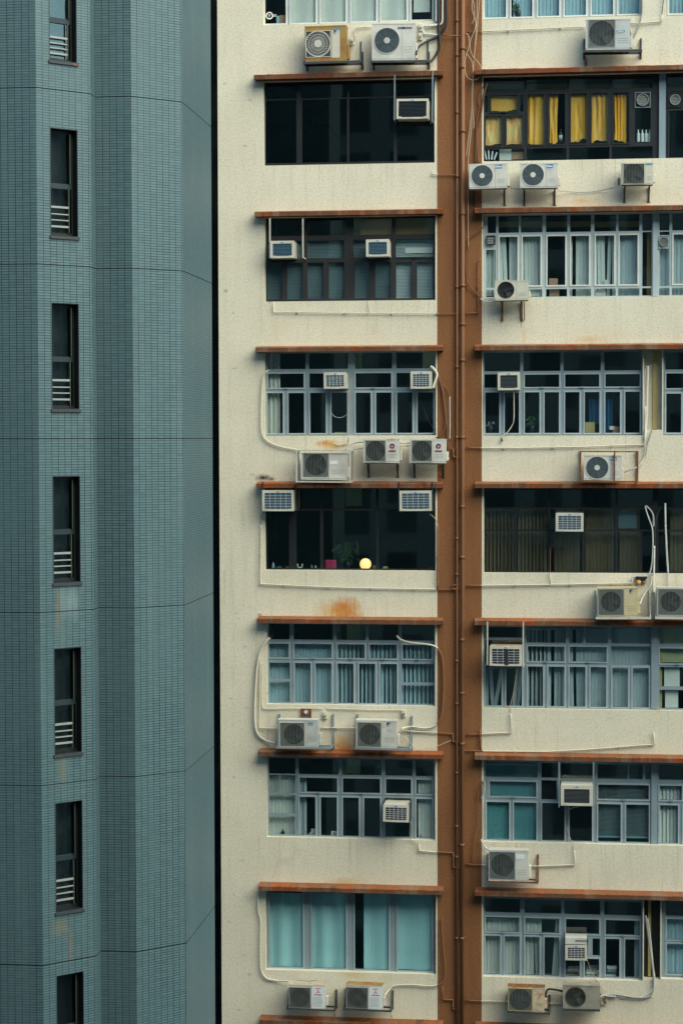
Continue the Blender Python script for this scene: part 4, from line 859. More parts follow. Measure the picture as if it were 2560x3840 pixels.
br(L22, [(122, 300), (118, 737), (228, 737)], 'cream conduit down the left of the blue blinds window', .014)
br(L22, [(478, 734), (706, 736)], 'straight cream pipe between the two units below the blue blinds', .015)
br(L22, [(985, 753), (1205, 765), (1302, 772), (1302, 820), (1348, 822)], 'cream drain turning brown, right of the ribbed unit', .016)
br(R22, [(84, 868), (190, 862), (396, 853), (390, 725)], 'cream drain below the tar streaked window unit', .016)
br(R22, [(32, 974), (200, 980), (640, 984), (900, 970), (1372, 934), (1368, 850)], 'long rising cream pipe just above a window hood', .017)
br(R22, [(181, 828), (181, 860), (188, 975)], 'brown upright link pipe at the edge of the brown band', .018)
br(L27, [(1096, 762), (1096, 803), (1205, 811), (1305, 815), (1305, 906), (1348, 910)], 'cream drain from the beige topped window unit', .016)
br(R27, [(80, 988), (228, 996)], 'short pipe from the downpipe to the unit below teal blinds', .016)
br(R27, [(520, 1003), (700, 998), (830, 992), (824, 892)], 'cream pipe right of the unit below the teal blinds', .016)
br(L31, [(1238, 950), (1243, 1028), (1303, 1031), (1303, 1088), (1348, 1091)], 'brown zigzag drain beside the frosted windows', .014)
br(R31, [(78, 1154), (190, 1159), (370, 1163)], 'straight drain from the downpipe to the grimy unit', .016)
br(R31, [(622, 1174), (750, 1177)], 'short cream pipe between grimy and blackened units', .014)
br(R31, [(1000, 1181), (1046, 1181), (1046, 1110)], 'small cream elbow right of the blackened unit', .014)
br(R0, [(84, 218), (192, 212), (560, 195), (905, 178)], 'thin white conduit from downpipe to the topmost right unit', .014)
br(R0, [(1204, 160), (1310, 152), (1425, 141), (1427, 105)], 'white conduit right of the topmost right unit', .016)
br(R31, [(1140, 1140), (1365, 1125)], 'thin pipe under the grey trunking, bottom right', .010)
br(R27, [(30, 1015), (45, 1015)], 'tiny brown link between the risers above the bottom', .016, .08)
br(L0, [(1122, 160), (1195, 153), (1200, 145)], 'short white elbow above the black hose', .016, .08, 'pipe_white')
br(L0, [(700, 250), (702, 178), (720, 165), (808, 160)], 'white conduit bend between the two topmost left units', .014)
br(L0, [(1120, 165), (1122, 205), (1210, 210)], 'white pipe looping right of the large ringed unit', .018, .05, 'pipe_white')
GC = 'loose cables and insulated hoses on the facade'
def cb(z, pts, label, r, mat, d=.05, onband=None): run('cable', label, 'cable', z, pts, r, mat, d, True, onband, GC, False, 7)
cb(L0, [(1076, 330, .4), (1090, 290, .3), (1130, 258, .12), (1205, 222, .06), (1245, 180), (1264, 125), (1262, 20), (1255, -150)], 'thick black hose curving up the brown band', .030, 'cable_black', .08)
cb(L0, [(1148, 384, .3), (1180, 360, .1), (1210, 310, .07), (1222, 260), (1215, 120), (1212, -150)], 'second black hose below the curved one', .030, 'cable_black', .07)
cb(L0, [(1238, -100), (1238, 60), (1233, 140), (1190, 148), (1130, 158)], 'white cable dropping beside the black hose', .022, 'pipe_white', .06)
cb(L0, [(1200, -100), (1200, 60), (1199, 128)], 'white upright cable at the window edge above the black hose', .022, 'pipe_white', .05)
cb(R0, [(182, -80), (160, 200), (138, 420), (124, 640), (122, 860), (100, 1090), (98, 1300), (100, 1700)], 'thin cream wire falling the length of the brown band', .011, 'cable_tan', .1)
cb(R0, [(160, -80), (158, 120), (140, 400), (128, 560), (118, 800), (84, 1075)], 'thin cream wire ending loose on the brown band', .011, 'cable_tan', .1)
cb(R0, [(138, -50), (125, 50), (150, 140), (145, 200), (112, 290), (125, 370), (185, 450), (180, 520), (130, 545), (85, 510), (80, 400), (108, 300), (100, 240), (82, 225)], 'looped tangle of cream wire on the brown band', .011, 'cable_tan', .12)
cb(R0, [(130, -20), (142, 60), (138, 130), (125, 160)], 'short loose end of cream wire near the top', .010, 'cable_tan', .12)
cb(R0, [(84, 360), (115, 400), (130, 440), (132, 520), (128, 700), (138, 850), (130, 875)], 'curly cream wire end below the loop', .010, 'cable_tan', .12)
cb(R0, [(228, 568), (208, 640), (198, 700), (185, 800), (160, 900), (163, 1020), (170, 1110)], 'thick brown taped hose beside the yellow curtains', .022, 'cable_brown', .05)
cb(R0, [(205, 590), (180, 620), (168, 690), (178, 720), (160, 800), (152, 950), (150, 1110)], 'thin brown hose beside the taped one', .016, 'cable_brown', .05)
cb(R6, [(215, 442), (180, 480), (120, 525), (100, 545), (84, 620), (83, 770), (105, 850), (150, 905), (185, 945)], 'brown hose bowing out at the brown band by the white framed window', .014, 'cable_brown', .06)
cb(R6, [(185, 945), (205, 965), (225, 972), (260, 968), (300, 958)], 'grey hose end running into the rusted fan unit', .018, 'pipe_white', .08)
cb(R6, [(98, -60), (100, 300), (95, 560), (90, 900)], 'thin straight wire on the brown band', .010, 'cable_brown', .07)
cb(R6, [(372, 184, .3), (420, 196, .1), (470, 196, .1)], 'thin grey cable between the two blue label units', .010, 'cable_grey', .1)
cb(R6, [(716, 208, .2), (800, 215), (900, 218), (1000, 206), (1110, 186, .2)], 'sagging grey cable to the khaki grille unit', .010, 'cable_grey', .05)
cb(L12, [(175, 208), (145, 240), (132, 330), (128, 480), (132, 590), (165, 640), (240, 676), (350, 697)], 'pale hose curving round the window to the caged unit', .018, 'pipe_cream', .05)
cb(L12, [(1168, 188, .1), (1195, 225, .1), (1230, 300, .06), (1250, 420), (1258, 530), (1235, 600), (1198, 622)], 'tan hose bending over the brown band edge', .017, 'cable_brown', .06, )
cb(L12, [(1200, 215, .1), (1235, 300), (1250, 400), (1262, 500), (1270, 620), (1275, 720)], 'long brown hose behind the edge unit', .017, 'cable_brown', .05)
cb(L12, [(1240, 300), (1270, 330), (1280, 370)], 'short dark hose above a white rod', .012, 'cable_brown', .05)
cb(L12, [(1283, 372), (1284, 520), (1283, 632)], 'white plastic rod clipped on the brown band', .012, 'pipe_white', .05)
cb(L12, [(1165, 185, .12), (1185, 200, .12), (1205, 235, .12), (1190, 290, .12), (1182, 318, .12)], 'white pipe lagging at the corner of the window unit', .030, 'pipe_white', .12)
cb(L12, [(640, 697, .3), (680, 664, .15), (720, 652, .12), (755, 650, .25)], 'pale tube between cage and emblem unit', .014, 'cable_grey', .1)
cb(L12, [(630, 692, .3), (690, 694, .15), (755, 686, .3)], 'lower pale tube between cage and emblem unit', .012, 'pipe_cream', .1)
cb(L12, [(972, 655, .3), (1036, 655, .3)], 'pale tube between the two emblem units', .016, 'pipe_cream', .3)
cb(L12, [(972, 672, .3), (1036, 672, .3)], 'lower pale tube between the two emblem units', .016, 'pipe_cream', .3)
cb(L12, [(668, 330, -.10), (664, 500, -.10), (663, 606, -.02), (664, 655, .04)], 'yellowed hose down the middle mullion', .010, 'cable_tan', -.1)
cb(L12, [(664, 655), (620, 664), (590, 662), (580, 655)], 'end of the yellowed hose on the stained wall', .012, 'pipe_cream', .04)
cb(L12, [(1090, 322, .1), (1115, 420, -.1), (1150, 510, -.12), (1185, 570, -.12), (1200, 600, .02)], 'dark cord hanging from the gridded window unit', .008, 'cable_black', 0)
cb(L17, [(150, 292), (130, 312), (126, 340), (132, 372)], 'small bent cable below the left blue window unit', .009, 'cable_tan', .05)
cb(L17, [(1160, 305, .05), (1185, 325), (1205, 355), (1211, 376)], 'small bent cable below the right blue window unit', .009, 'cable_tan', .05)
cb(L22, [(182, 183, .02), (160, 205), (130, 250), (110, 320), (97, 440), (91, 560), (90, 690), (105, 770), (150, 810), (217, 832, .2)], 'thick cream insulated hose left of the blue blinds', .028, 'pipe_cream', .06)
cb(L22, [(175, 195, .02), (140, 250), (122, 310), (120, 440)], 'thinner hose beside the thick one left of the blue blinds', .014, 'pipe_cream', .05)
cb(L22, [(958, 170, .02), (985, 195, .03), (1040, 212), (1110, 220), (1185, 232), (1220, 265), (1240, 330), (1245, 450), (1240, 600), (1225, 680), (1200, 718)], 'cream insulated hose sweeping over the blue blinds onto the brown band', .024, 'pipe_cream', .06, 'pipe_brown')
cb(L22, [(1200, 718), (1160, 735), (1110, 737), (1050, 728), (985, 740, .25)], 'wavy cream hose end at the ribbed unit', .022, 'pipe_cream', .06)
cb(L22, [(133, 330), (132, 540), (135, 600), (160, 618), (280, 616), (420, 616), (505, 617)], 'thin cream lead under the left half of the blue blinds', .012, 'pipe_cream', .04)
cb(L22, [(530, 617), (700, 622), (880, 626), (990, 626)], 'thin cream lead under the right half of the blue blinds', .012, 'pipe_cream', .04)
cb(L22, [(970, 780, .2), (1010, 790), (1050, 835), (1100, 858), (1204, 846), (1290, 812)], 'fine white cord crossing the brown band', .005, 'pipe_white', .08)
cb(L22, [(505, 752, .2), (495, 790, .3)], 'short grey lead at the left ribbed casing', .008, 'cable_grey', .2)
cb(L27, [(1042, 632, .3), (1038, 690, .1), (1046, 738, .05), (1080, 750), (1096, 770)], 'dark tan drain cord of the beige topped window unit', .010, 'cable_tan', .05)
cb(L31, [(112, 365), (108, 440), (113, 500), (125, 548), (122, 680), (124, 812), (135, 865), (165, 900), (220, 913), (300, 918, .15)], 'cream hose running down left of the frosted windows', .020, 'pipe_cream', .05)
cb(L31, [(350, 910, .1), (400, 915, .1), (470, 912, .1)], 'grey lead above the beige topped unit', .014, 'cable_grey', .1)
cb(L31, [(1231, 530), (1235, 600), (1245, 720), (1255, 850), (1240, 920), (1200, 943), (1130, 945), (1060, 938), (960, 942), (915, 965), (885, 1005, .3)], 'long hose from the brown band down to the rusty topped unit', .018, 'pipe_cream', .06, 'pipe_brown')
cb(R12, [(412, 370, .12), (412, 560, .08), (400, 610, .04), (370, 655), (340, 680), (328, 700)], 'dangling cream hose under the dark slatted window unit', .012, 'pipe_cream', .05)
cb(R12, [(328, 698), (332, 722)], 'black hose tip on the wall', .020, 'cable_black', .05)
cb(R12, [(1328, 205, -.05), (1322, 380, -.05), (1318, 560, -.05), (1305, 700, .03)], 'thick cream trunk hose in the recess above the caged unit', .034, 'pipe_cream', .0)
cb(R12, [(1312, 220, -.06), (1306, 400, -.06), (1305, 745, .03)], 'thin white lead beside the thick trunk hose', .012, 'pipe_white', .0)
cb(R12, [(1360, 640, .02), (1345, 680), (1325, 735), (1315, 800), (1285, 860), (1262, 890, .2), (1215, 912, .3), (1165, 930, .35)], 'pale hose swinging down into the caged unit', .018, 'cable_grey', .06)
cb(R12, [(1315, 750), (1300, 830), (1275, 880, .1)], 'second pale hose above the caged unit', .016, 'pipe_cream', .06)
cb(R17, [(1308, 288), (1325, 345), (1345, 400), (1360, 455), (1362, 560), (1355, 680), (1340, 745), (1310, 768), (1225, 772)], 'white cable bending off the black brown glazing', .016, 'pipe_white', .05)
cb(R17, [(1312, 285), (1345, 315), (1364, 355), (1366, 430)], 'grey lagged hose at the top of the white pipes', .022, 'cable_grey', .05)
cb(R17, [(1372, 560), (1370, 700), (1365, 830), (1368, 880)], 'white trunk pipe down to the two wire guarded units', .024, 'pipe_white', .06)
cb(R17, [(1355, 770), (1345, 830), (1310, 880), (1285, 930, .2), (1275, 960, .3)], 'white hose curling to the yellowed unit', .020, 'pipe_white', .1)
cb(R17, [(1446, 268), (1447, 330), (1448, 408)], 'upper lagging of the right white pipe pair', .024, 'pipe_white', .05)
cb(R17, [(1446, 410), (1454, 600), (1464, 745)], 'left lead of the right white pipe pair', .011, 'pipe_white', .05)
cb(R17, [(1451, 410), (1460, 600), (1468, 745), (1465, 845)], 'right lead of the right white pipe pair', .013, 'pipe_white', .05)
cb(R17, [(726, 470, .1), (720, 510, .05), (690, 545, .03), (662, 580, .0)], 'thin dark cord under the lone blue window unit', .006, 'cable_brown', .0)
cb(R17, [(662, 580, .0), (660, 720, .0), (658, 748, .03)], 'rusty upright rod on the black brown glazing', .009, 'cable_brown', .0)
cb(R17, [(1420, 290, -.02), (1390, 350, -.02), (1376, 440, .02), (1374, 560, .04)], 'black hose across the dark glazing', .022, 'cable_black', .0)
cb(R22, [(437, 405, .1), (425, 480, .0), (405, 600, -.08), (390, 660, -.05), (386, 712, .05)], 'dark drain cord under the tar streaked window unit', .009, 'cable_tan', .0)
cb(R27, [(860, 592, .2), (800, 608, .05), (766, 640, -.08), (763, 700, -.1), (785, 780, -.1), (812, 850, -.02), (822, 890, .05)], 'long olive drain cord under the navy faced window unit', .010, 'cable_tan', .0)
cb(R27, [(205, 415, .02), (212, 440), (205, 490), (190, 540)], 'white taped cable end at the brown band edge', .022, 'cable_grey', .06)
cb(R27, [(200, 425), (170, 470), (162, 560), (160, 700), (140, 800), (125, 980)], 'brown cable sagging down the band from the taped end', .011, 'cable_brown', .06)
cb(R27, [(215, 470), (200, 540), (205, 640), (200, 800)], 'thin pale cable at the window jamb by the brown band', .010, 'pipe_cream', .03)
cb(R27, [(188, 818), (200, 850), (222, 878), (245, 893, .2)], 'pale hose entering the unit below teal blinds', .018, 'pipe_white', .08)
cb(R31, [(914, 882, .25), (935, 940, .1), (965, 1000, .0), (1000, 1050, .05), (1043, 1108, .06)], 'thin yellow drain cord crossing the lower panes', .008, 'cable_tan', .05)
cb(R31, [(1312, 575, -.02), (1325, 660, -.02), (1338, 760, -.02), (1355, 880, .0), (1368, 1000, .04), (1362, 1090), (1330, 1130), (1240, 1135), (1120, 1115), (1052, 1118)], 'grey lagged trunk curving along the lower right wall', .026, 'cable_grey', .06)
cb(R31, [(1325, 590, -.02), (1345, 720, -.02), (1362, 900, .0), (1376, 1010, .04), (1368, 1060), (1330, 1110), (1270, 1135)], 'second grey lead beside the lagged trunk', .014, 'pipe_white', .06)
cb(R31, [(630, 1150, .2), (632, 1100, .15), (650, 1078, .12), (700, 1082, .12), (745, 1092, .2)], 'black hose arching between grimy and blackened units', .026, 'cable_black', .12)
cb(R31, [(622, 1140, .2), (650, 1112, .12), (700, 1115, .12), (748, 1125, .2)], 'thin white lead between grimy and blackened units', .010, 'pipe_white', .12)
cb(R31, [(1002, 1140, .2), (1020, 1120, .1), (1050, 1125), (1110, 1130)], 'knotted grey hose right of the blackened unit', .028, 'cable_grey', .08)
cb(R31, [(1002, 1110, .2), (1025, 1160, .1), (1045, 1170)], 'dark hose right of the blackened unit', .018, 'cable_black', .08)
cb(R0, [(1285, -60), (1290, 60), (1275, 150), (1245, 220), (1215, 262)], 'grey hose falling to the topmost right unit', .022, 'cable_grey', .06)
cb(R0, [(1440, -30), (1432, 20), (1424, 90)], 'dark cable above the white conduit', .009, 'cable_black', .05)
cb(R0, [(1205, 195, .3), (1212, 240, .3), (1214, 280, .3)], 'dark lead on the topmost right unit casing side', .010, 'cable_black', .3)
cb(L0, [(668, 345, .2), (685, 290, .1), (690, 255, .05)], 'grey lead from the rust stained unit to its switch', .010, 'cable_grey', .1)
# ------------------------------------------------------------------ switches and small fittings
def iso(z, x, y, label, mat='pipe_cream', w=.10, h=.17):
    X, Z = P(z, x, y, .05); t = thing('isolator_switch', label, 'switch', (X, 0, Z-h/2), 'weatherproof switches beside the outdoor units')
    m = MB(); m.box(X-w/2, X+w/2, -.06, -.001, Z-h/2, Z+h/2); m.build('housing', mat, t, bevel=.01)
    m = MB(); m.cyl(X, Z-.01, -.085, -.061, .028, 16); m.box(X-.008, X+.008, -.1, -.086, Z-.035, Z+.018); m.build('rotary_handle', 'guard_grey', t)
iso(L0, 685, 250, 'grey switch between the two topmost left units'); iso(L0, 1104, 166, 'white switch above right of the large ringed unit'); iso(L0, 1104, 220, 'second white switch right of the large ringed unit')
iso(L22, 520, 660, 'pale switch above the gap between units under blue blinds'); iso(L22, 1002, 648, 'pale switch above right of the ribbed unit'); iso(R17, 1300, 805, 'green grey switch box beside an orange fitting', 'guard_grey', .09, .1)
X, Z = P(L22, 404, 652, .03); t = thing('junction_box', 'rusty brown square box with round white dial on the wall', 'box', (X, 0, Z-.17)); m = MB()
m.box(X-.125, X+.125, -.05, -.001, Z-.14, Z+.14); m.build('housing', 'steel_rust', t); m = MB(); m.cyl(X, Z+.06, -.075, -.051, .045, 20); m.build('dial', 'ac_white', t); m = MB(); m.box(X-.09, X+.09, -.06, -.0505, Z-.13, Z-.05); m.build('terminal', 'cobalt', t)
X, Z = P(R17, 1266, 805, .05); m = MB(); m.cyl(X, Z, -.10, -.001, .05, 18); m.cyl(X, Z, -.12, -.101, .03, 14); tag(m.build('pipe_fitting', 'curtain_orange', None, (X, 0, Z)), 'orange round fitting left of the green grey switch box', 'fitting')
X, Z = P(R17, 1283, 777, .06); m = MB(); m.box(X-.13, X+.13, -.12, -.001, Z-.03, Z+.03); m.box(X-.12, X+.12, -.124, -.1205, Z-.012, Z+.012); tag(m.build('cable_cover', 'cable_black', None, (X, 0, Z)), 'black flat cover above the orange fitting', 'cover')
# two struts standing free beside units
for z, x, y0, y1, lab in ((L0, 738, 250, 385, 'grey upright angle strut right of the rust stained unit'), (L0, 1148, 235, 372, 'grey upright angle strut right of the large ringed unit'), (R0, 1130, 1212, 1262, 'grey strut left of the khaki grille unit')):
    (X, Z1), Z0 = P(z, x, y0, .03), P(z, x, y1, .03)[1]; m = MB(); m.box(X-.025, X+.025, -.008, -.001, Z0, Z1); m.box(X+.018, X+.025, -.06, -.0085, Z0, Z1); tag(m.build('wall_strut', 'steel_blue', None, (X, 0, Z0)), lab, 'strut')
# nest / soot clump at hood end
# ------------------------------------------------------------------ extractor fans set in the glazing
GE = 'round extractor fans set into window lights'
def xfan(z, x, y, r, w, h, label, plate, coverm):
    X, Z = P(z, x, y, -.1); k = .548469/159.5; r *= k; w *= k/2; h *= k/2; t = thing('extractor_fan', label, 'fan', (X, .14, Z-h), GE)
    m = MB(); m.gridholes((X-w, X+w), (Z-h, Z+h), [(X-w+.025, X+w-.025, Z-h+.025, Z+h-.025)], .135, .03); m.build('frame', plate, t)
    m = MB(); m.box(X-w+.026, X+w-.026, .15, .165, Z-h+.026, Z+h-.026); m.build('panel', 'frame_black' if plate != 'frame_white' else 'frame_blue', t)
    m = MB(); m.ring(X, Z, r-.01, .022, .10, .149, 32); m.build('cowl', coverm, t)
    m = MB(); m.cyl(X, Z, .13, .148, r-.022, 28); 
    for i in range(6): m.box(X-r*.75, X+r*.75, .118, .129, Z-r*.7+i*r*.27, Z-r*.7+i*r*.27+.014)
    m.build('shutter', coverm, t)
xfan(R0, 1293, 678, 42, 108, 108, 'round shuttered fan above the white bottles', 'frame_grey', 'guard_grey')
xfan(R0, 1515, 678, 36, 100, 100, 'round fan in black panel by the right photo edge', 'frame_black', 'guard_grey')
xfan(R6, 1437, 557, 32, 72, 90, 'round grey fan between white window pillar and last pane', 'frame_white', 'guard_grey')
X, Z1 = P(R6, 222, 515, -.1); X2, Z0 = P(R6, 286, 580, -.1); t = thing('vent_box', 'square olive louvred vent in the white framed window corner', 'vent', ((X+X2)/2, .14, Z0)); m = MB(); m.gridholes((X, X2), (Z0, Z1), [(X+.025, X2-.025, Z0+.025, Z1-.025)], .10, .069); m.build('frame', 'frame_black', t)
m = MB()
for i in range(3): m.box(X+.026, X2-.026, .12, .16, Z0+.03+i*(Z1-Z0-.06)/3, Z0+.02+(i+1)*(Z1-Z0-.06)/3)
m.build('louvre', 'guard_grey', t)
# ------------------------------------------------------------------ blinds and curtains
GB = 'vertical blinds behind the window glass'
def vblind(z, x0, x1, y0, y1, label, mat='blind_blue', y=.34, gaps=(), w=.089, ang=18, seed=0, lean=()):
    rnd = random.Random(hash((x0, y0, seed)) & 0xffff); A, Z1 = P(z, x0, y0, -y); B, Z0 = P(z, x1, y1, -y)
    Z1 = P(z, (x0+x1)/2, y0, -y)[1]; Z0 = P(z, (x0+x1)/2, y1, -y)[1]
    G = [(P(z, a, y1, -y)[0], P(z, b, y1, -y)[0]) for a, b in gaps]; Ln = [(P(z, a, y1, -y)[0], P(z, b, y1, -y)[0], s) for a, b, s in lean]
    m = MB(); x = A; m.box(A, B, y-.03, y+.03, Z1-.03, Z1)
    while x < B-.02:
        wd = min(w, B-x); c = x+wd/2; x += w*.98
        if any(a < c < b for a, b in G): continue
        a = rad(ang+rnd.uniform(-9, 9)); sl = rnd.uniform(-.006, .006)
        for (p, q, s) in Ln:
            if p < c < q: sl = s*(.6+.4*rnd.random())
        dx, dy = wd*.52*cos(a), wd*.52*sin(a); n = 5
        for k in range(n):                                            # slightly bowed fabric vane
            u0, u1 = -1+2*k/n, -1+2*(k+1)/n; b0, b1 = .007*(1-u0*u0), .007*(1-u1*u1)
            m.face([(c+dx*u0+sl, y+dy*u0-b0, Z0), (c+dx*u1+sl, y+dy*u1-b1, Z0), (c+dx*u1, y+dy*u1-b1, Z1-.03), (c+dx*u0, y+dy*u0-b0, Z1-.03)], 0, True)
    o = m.build('vertical_blind', mat, None, ((A+B)/2, y, Z0)); return tag(o, label, 'blind', GB)
def hblind(z, x0, x1, y0, y1, label, mat='blind_teal', y=.30, pitch=.03, tilt=35, bunch=0):
    A, B = P(z, x0, y1, -y)[0], P(z, x1, y1, -y)[0]; Z1 = P(z, (x0+x1)/2, y0, -y)[1]; Z0 = P(z, (x0+x1)/2, y1, -y)[1]
    m = MB(); zz = Z1-.04; m.box(A, B, y-.02, y+.02, Z1-.035, Z1); t = rad(tilt); w = pitch*.56
    while zz > Z0+.02:
        m.face([(A, y-w*cos(t), zz-w*sin(t)), (B, y-w*cos(t), zz-w*sin(t)), (B, y+w*cos(t), zz+w*sin(t)), (A, y+w*cos(t), zz+w*sin(t))], 0); zz -= pitch
    m.box(A, B, y-.013, y+.013, Z0, Z0+.018)
    for f in (.15, .85): m.box(A+(B-A)*f-.003, A+(B-A)*f+.003, y-.022, y-.019, Z0, Z1, 0)
    return tag(m.build('slatted_blind', mat, None, ((A+B)/2, y, Z0)), label, 'blind', 'slatted blinds behind the window glass')
def panel(z, x0, y0, x1, y1, label, name, cat, mat, y=.33, thick=.012, waves=0, group=None):
    A, Z1 = P(z, x0, y0, -y); B, Z0 = P(z, x1, y1, -y); m = MB()
    if waves:
        n = max(8, waves*8)
        for k in range(n):
            u0, u1 = k/n, (k+1)/n; o0, o1 = .03*sin(u0*waves*2*pi), .03*sin(u1*waves*2*pi)
            m.face([(A+(B-A)*u0, y+o0, Z0), (A+(B-A)*u1, y+o1, Z0), (A+(B-A)*u1, y+o1*.6, Z1), (A+(B-A)*u0, y+o0*.6, Z1)], 0, True)
    else: m.box(A, B, y, y+thick, Z0, Z1)
    return tag(m.build(name, mat, None, ((A+B)/2, y, Z0)), label, cat, group)
# top row
for k, (x0, x1) in enumerate(((300, 476), (480, 662), (666, 848), (852, 1030))): panel(L0, x0, -340, x1, 156, ('first', 'second', 'third', 'fourth')[k]+' white sheet from the left, filling a pane of the topmost left window', 'sheet_blind', 'blind', 'paper_white', .245, .01, waves=1, group='white sheets in the topmost left window')
panel(L0, 1062, -10, 1162, 70, 'white paper sheet taped in the topmost left window', 'paper_sheet', 'paper', 'paper_white', .215)
X, Z = P(L0, 180, 93, -.19); m = MB(); m.ring(X, Z, .075, .028, .180, .194, 28); m.box(X-.14, X-.09, .184, .192, Z-.022, Z-.008); m.box(X-.14, X-.09, .184, .192, Z+.008, Z+.022); m.box(X+.09, X+.17, .184, .192, Z-.022, Z-.008); m.box(X+.09, X+.17, .184, .192, Z+.008, Z+.022)
m.bar((X, .187, Z-.035), (X, .187, Z), .016, .006); m.bar((X, .187, Z), (X-.03, .187, Z+.032), .016, .006); m.bar((X, .187, Z), (X+.03, .187, Z+.032), .016, .006)
tag(m.build('window_sticker', 'paper_white', None, (X, .19, Z)), 'white ring and bar sticker on the topmost left pane', 'sticker')
panel(L0, 242, 90, 276, 140, 'brown carton on the sill of the topmost left window', 'carton', 'box', 'card_tan', .26, .2)
panel(L0, 222, 95, 241, 140, 'small teal packet beside the brown carton', 'packet', 'packet', 'blind_blue', .27, .05)
vblind(R0, 205, 1280, -340, 116, 'light blue vertical blinds in the topmost right window', 'blind_blue', ang=10, gaps=((385, 420),), y=.27)
vblind(R0, 1465, 2000, -340, 100, 'blue vertical blinds at the top right photo corner', 'blind_blue', ang=20)
def leafy(z, pts, label, h, seed, spread=.25, name='potted_plant', matl='leaf', nleaf=26, y=.30, ln=.16):
    X, Z = P(z, pts[0], pts[1], -y); rnd = random.Random(seed); t = thing(name, label, 'plant', (X, y, Z))
    m = MB(); m.tube([(X, y, Z), (X+.02, y, Z+.1), (X, y, Z+.16)], .05, 10); m.build('pot', 'ac_dark', t)
    st = MB(); lf = MB()
    for i in range(nleaf):
        a = rnd.uniform(0, 2*pi); e = rnd.uniform(.15, 1.0); q = (X+cos(a)*spread*rnd.uniform(.2, 1), y+abs(sin(a))*spread*.5*rnd.uniform(0, 1), Z+.16+h*e)
        st.tube(smooth([(X, y, Z+.15), (X+(q[0]-X)*.3, y, Z+.16+h*e*.7), q], 4), .004, 5)
        dx = (q[0]-X)/spread+rnd.uniform(-.5, .5); L = ln*rnd.uniform(.6, 1.1); w = L*.22; dz = -rnd.uniform(.2, 1.0)
        nn = sqrt(dx*dx+dz*dz) or 1; dx, dz = dx/nn, dz/nn
        mid = (q[0]+dx*L*.5, q[1]-.02, q[2]+dz*L*.5); tip = (q[0]+dx*L, q[1], q[2]+dz*L)
        lf.face([q, (mid[0]-dz*w, mid[1], mid[2]+dx*w), tip, (mid[0]+dz*w, mid[1]+.01, mid[2]-dx*w)], 0, True)
    st.build('stem', 'leaf', t); lf.build('leaves', matl, t); return t
leafy(R0, (440, 112), 'dark spiky plant on the sill of the topmost right window', .25, 5, .2, matl='leaf', nleaf=12, y=.24)
# yellow curtains
GY = 'yellow curtains behind the black frames'
def drape(z, x0, y0, x1, y1, label, mat='curtain_yellow', folds=3, seed=1, narrow=0.0, hem=.05, y=.262):
    A, Z1 = P(z, x0, y0, -y); B, Z0 = P(z, x1, y1, -y); rnd = random.Random(seed); m = MB(); nx, nz = 36, 22; ph = rnd.uniform(0, 6); V = []
    lumps = [(rnd.random(), rnd.random(), rnd.uniform(.10, .25), rnd.uniform(-.03, .03), rnd.uniform(-1, 1)) for _ in range(9)]
    for j in range(nz+1):
        v = j/nz
        for i in range(nx+1):
            u = i/nx; k = 1-narrow*(1-v)*.5*sin(pi*(1-v)*.9)
            x = A+(B-A)*(.5+(u-.5)*k)+.006*sin(4*v+seed)
            yy = y+.030*sin(2*pi*folds*(u+.10*sin(1.7*v+seed)*(1-v))+ph)*(.25+.75*v)*(.5+.5*sin(3*u+seed))
            for (lu, lv, ls, la, sl) in lumps:                        # slack bunches and creases
                dd = ((u-lu)+sl*(v-lv)*.4)**2/ls**2*2.5+(v-lv)**2/(ls*1.6)**2; yy += la*math.exp(-dd)
            zz = Z0+(Z1-Z0)*v+(1-v)**4*hem*(.8*sin(4.1*u+seed)+.35*sin(9.7*u+2*seed))
            V.append((x, yy, max(zz, Z0-.02)))
    b = len(m.v); m.v += V
    for j in range(nz):
        for i in range(nx):
            a = b+j*(nx+1)+i; m.f.append((a, a+1, a+nx+2, a+nx+1)); m.m.append(0); m.sm.append(True)
    return tag(m.build('curtain', mat, None, ((A+B)/2, y, Z0)), label, 'curtain', GY)
drape(R0, 257, 640, 435, 752, 'short sagging yellow curtain in the small upper pane', 'curtain_yellow', 2, 3, hem=.02)
drape(R0, 219, 786, 329, 985, 'pale yellow curtain with orange edge, lower left small pane', 'curtain_orange', 2, 4, hem=.02)
drape(R0, 362, 782, 472, 985, 'yellow curtain with orange right edge beside the pale one', 'curtain_orange', 2, 6, hem=.02)
drape(R0, 506, 645, 620, 985, 'full length mustard yellow curtain left of the dark bottle pane', 'curtain_yellow', 3, 8)
drape(R0, 652, 645, 714, 975, 'narrow twisted yellow curtain next to the dark bottle', 'curtain_yellow', 2, 9, .5)
drape(R0, 800, 645, 910, 962, 'yellow curtain with frayed wavy hem in the third bay', 'curtain_yellow', 4, 10, hem=.09)
drape(R0, 944, 645, 1054, 968, 'yellow curtain with swept hem right of the frayed one', 'curtain_yellow', 3, 12, hem=.06)
drape(R0, 1094, 645, 1182, 966, 'golden yellow curtain gathered left of the white bottles', 'curtain_gold', 4, 13, .25)
for k, (x0, x1) in enumerate(((210, 482), (500, 772), (790, 1065), (1085, 1340))): panel(R0, x0, 575, x1, 608, ('first', 'second', 'third', 'fourth')[k]+' brown pelmet board from the brown band, above the yellow curtains', 'pelmet', 'board', 'board_mustard', .36, .02, 0, 'pelmets above the yellow curtains')
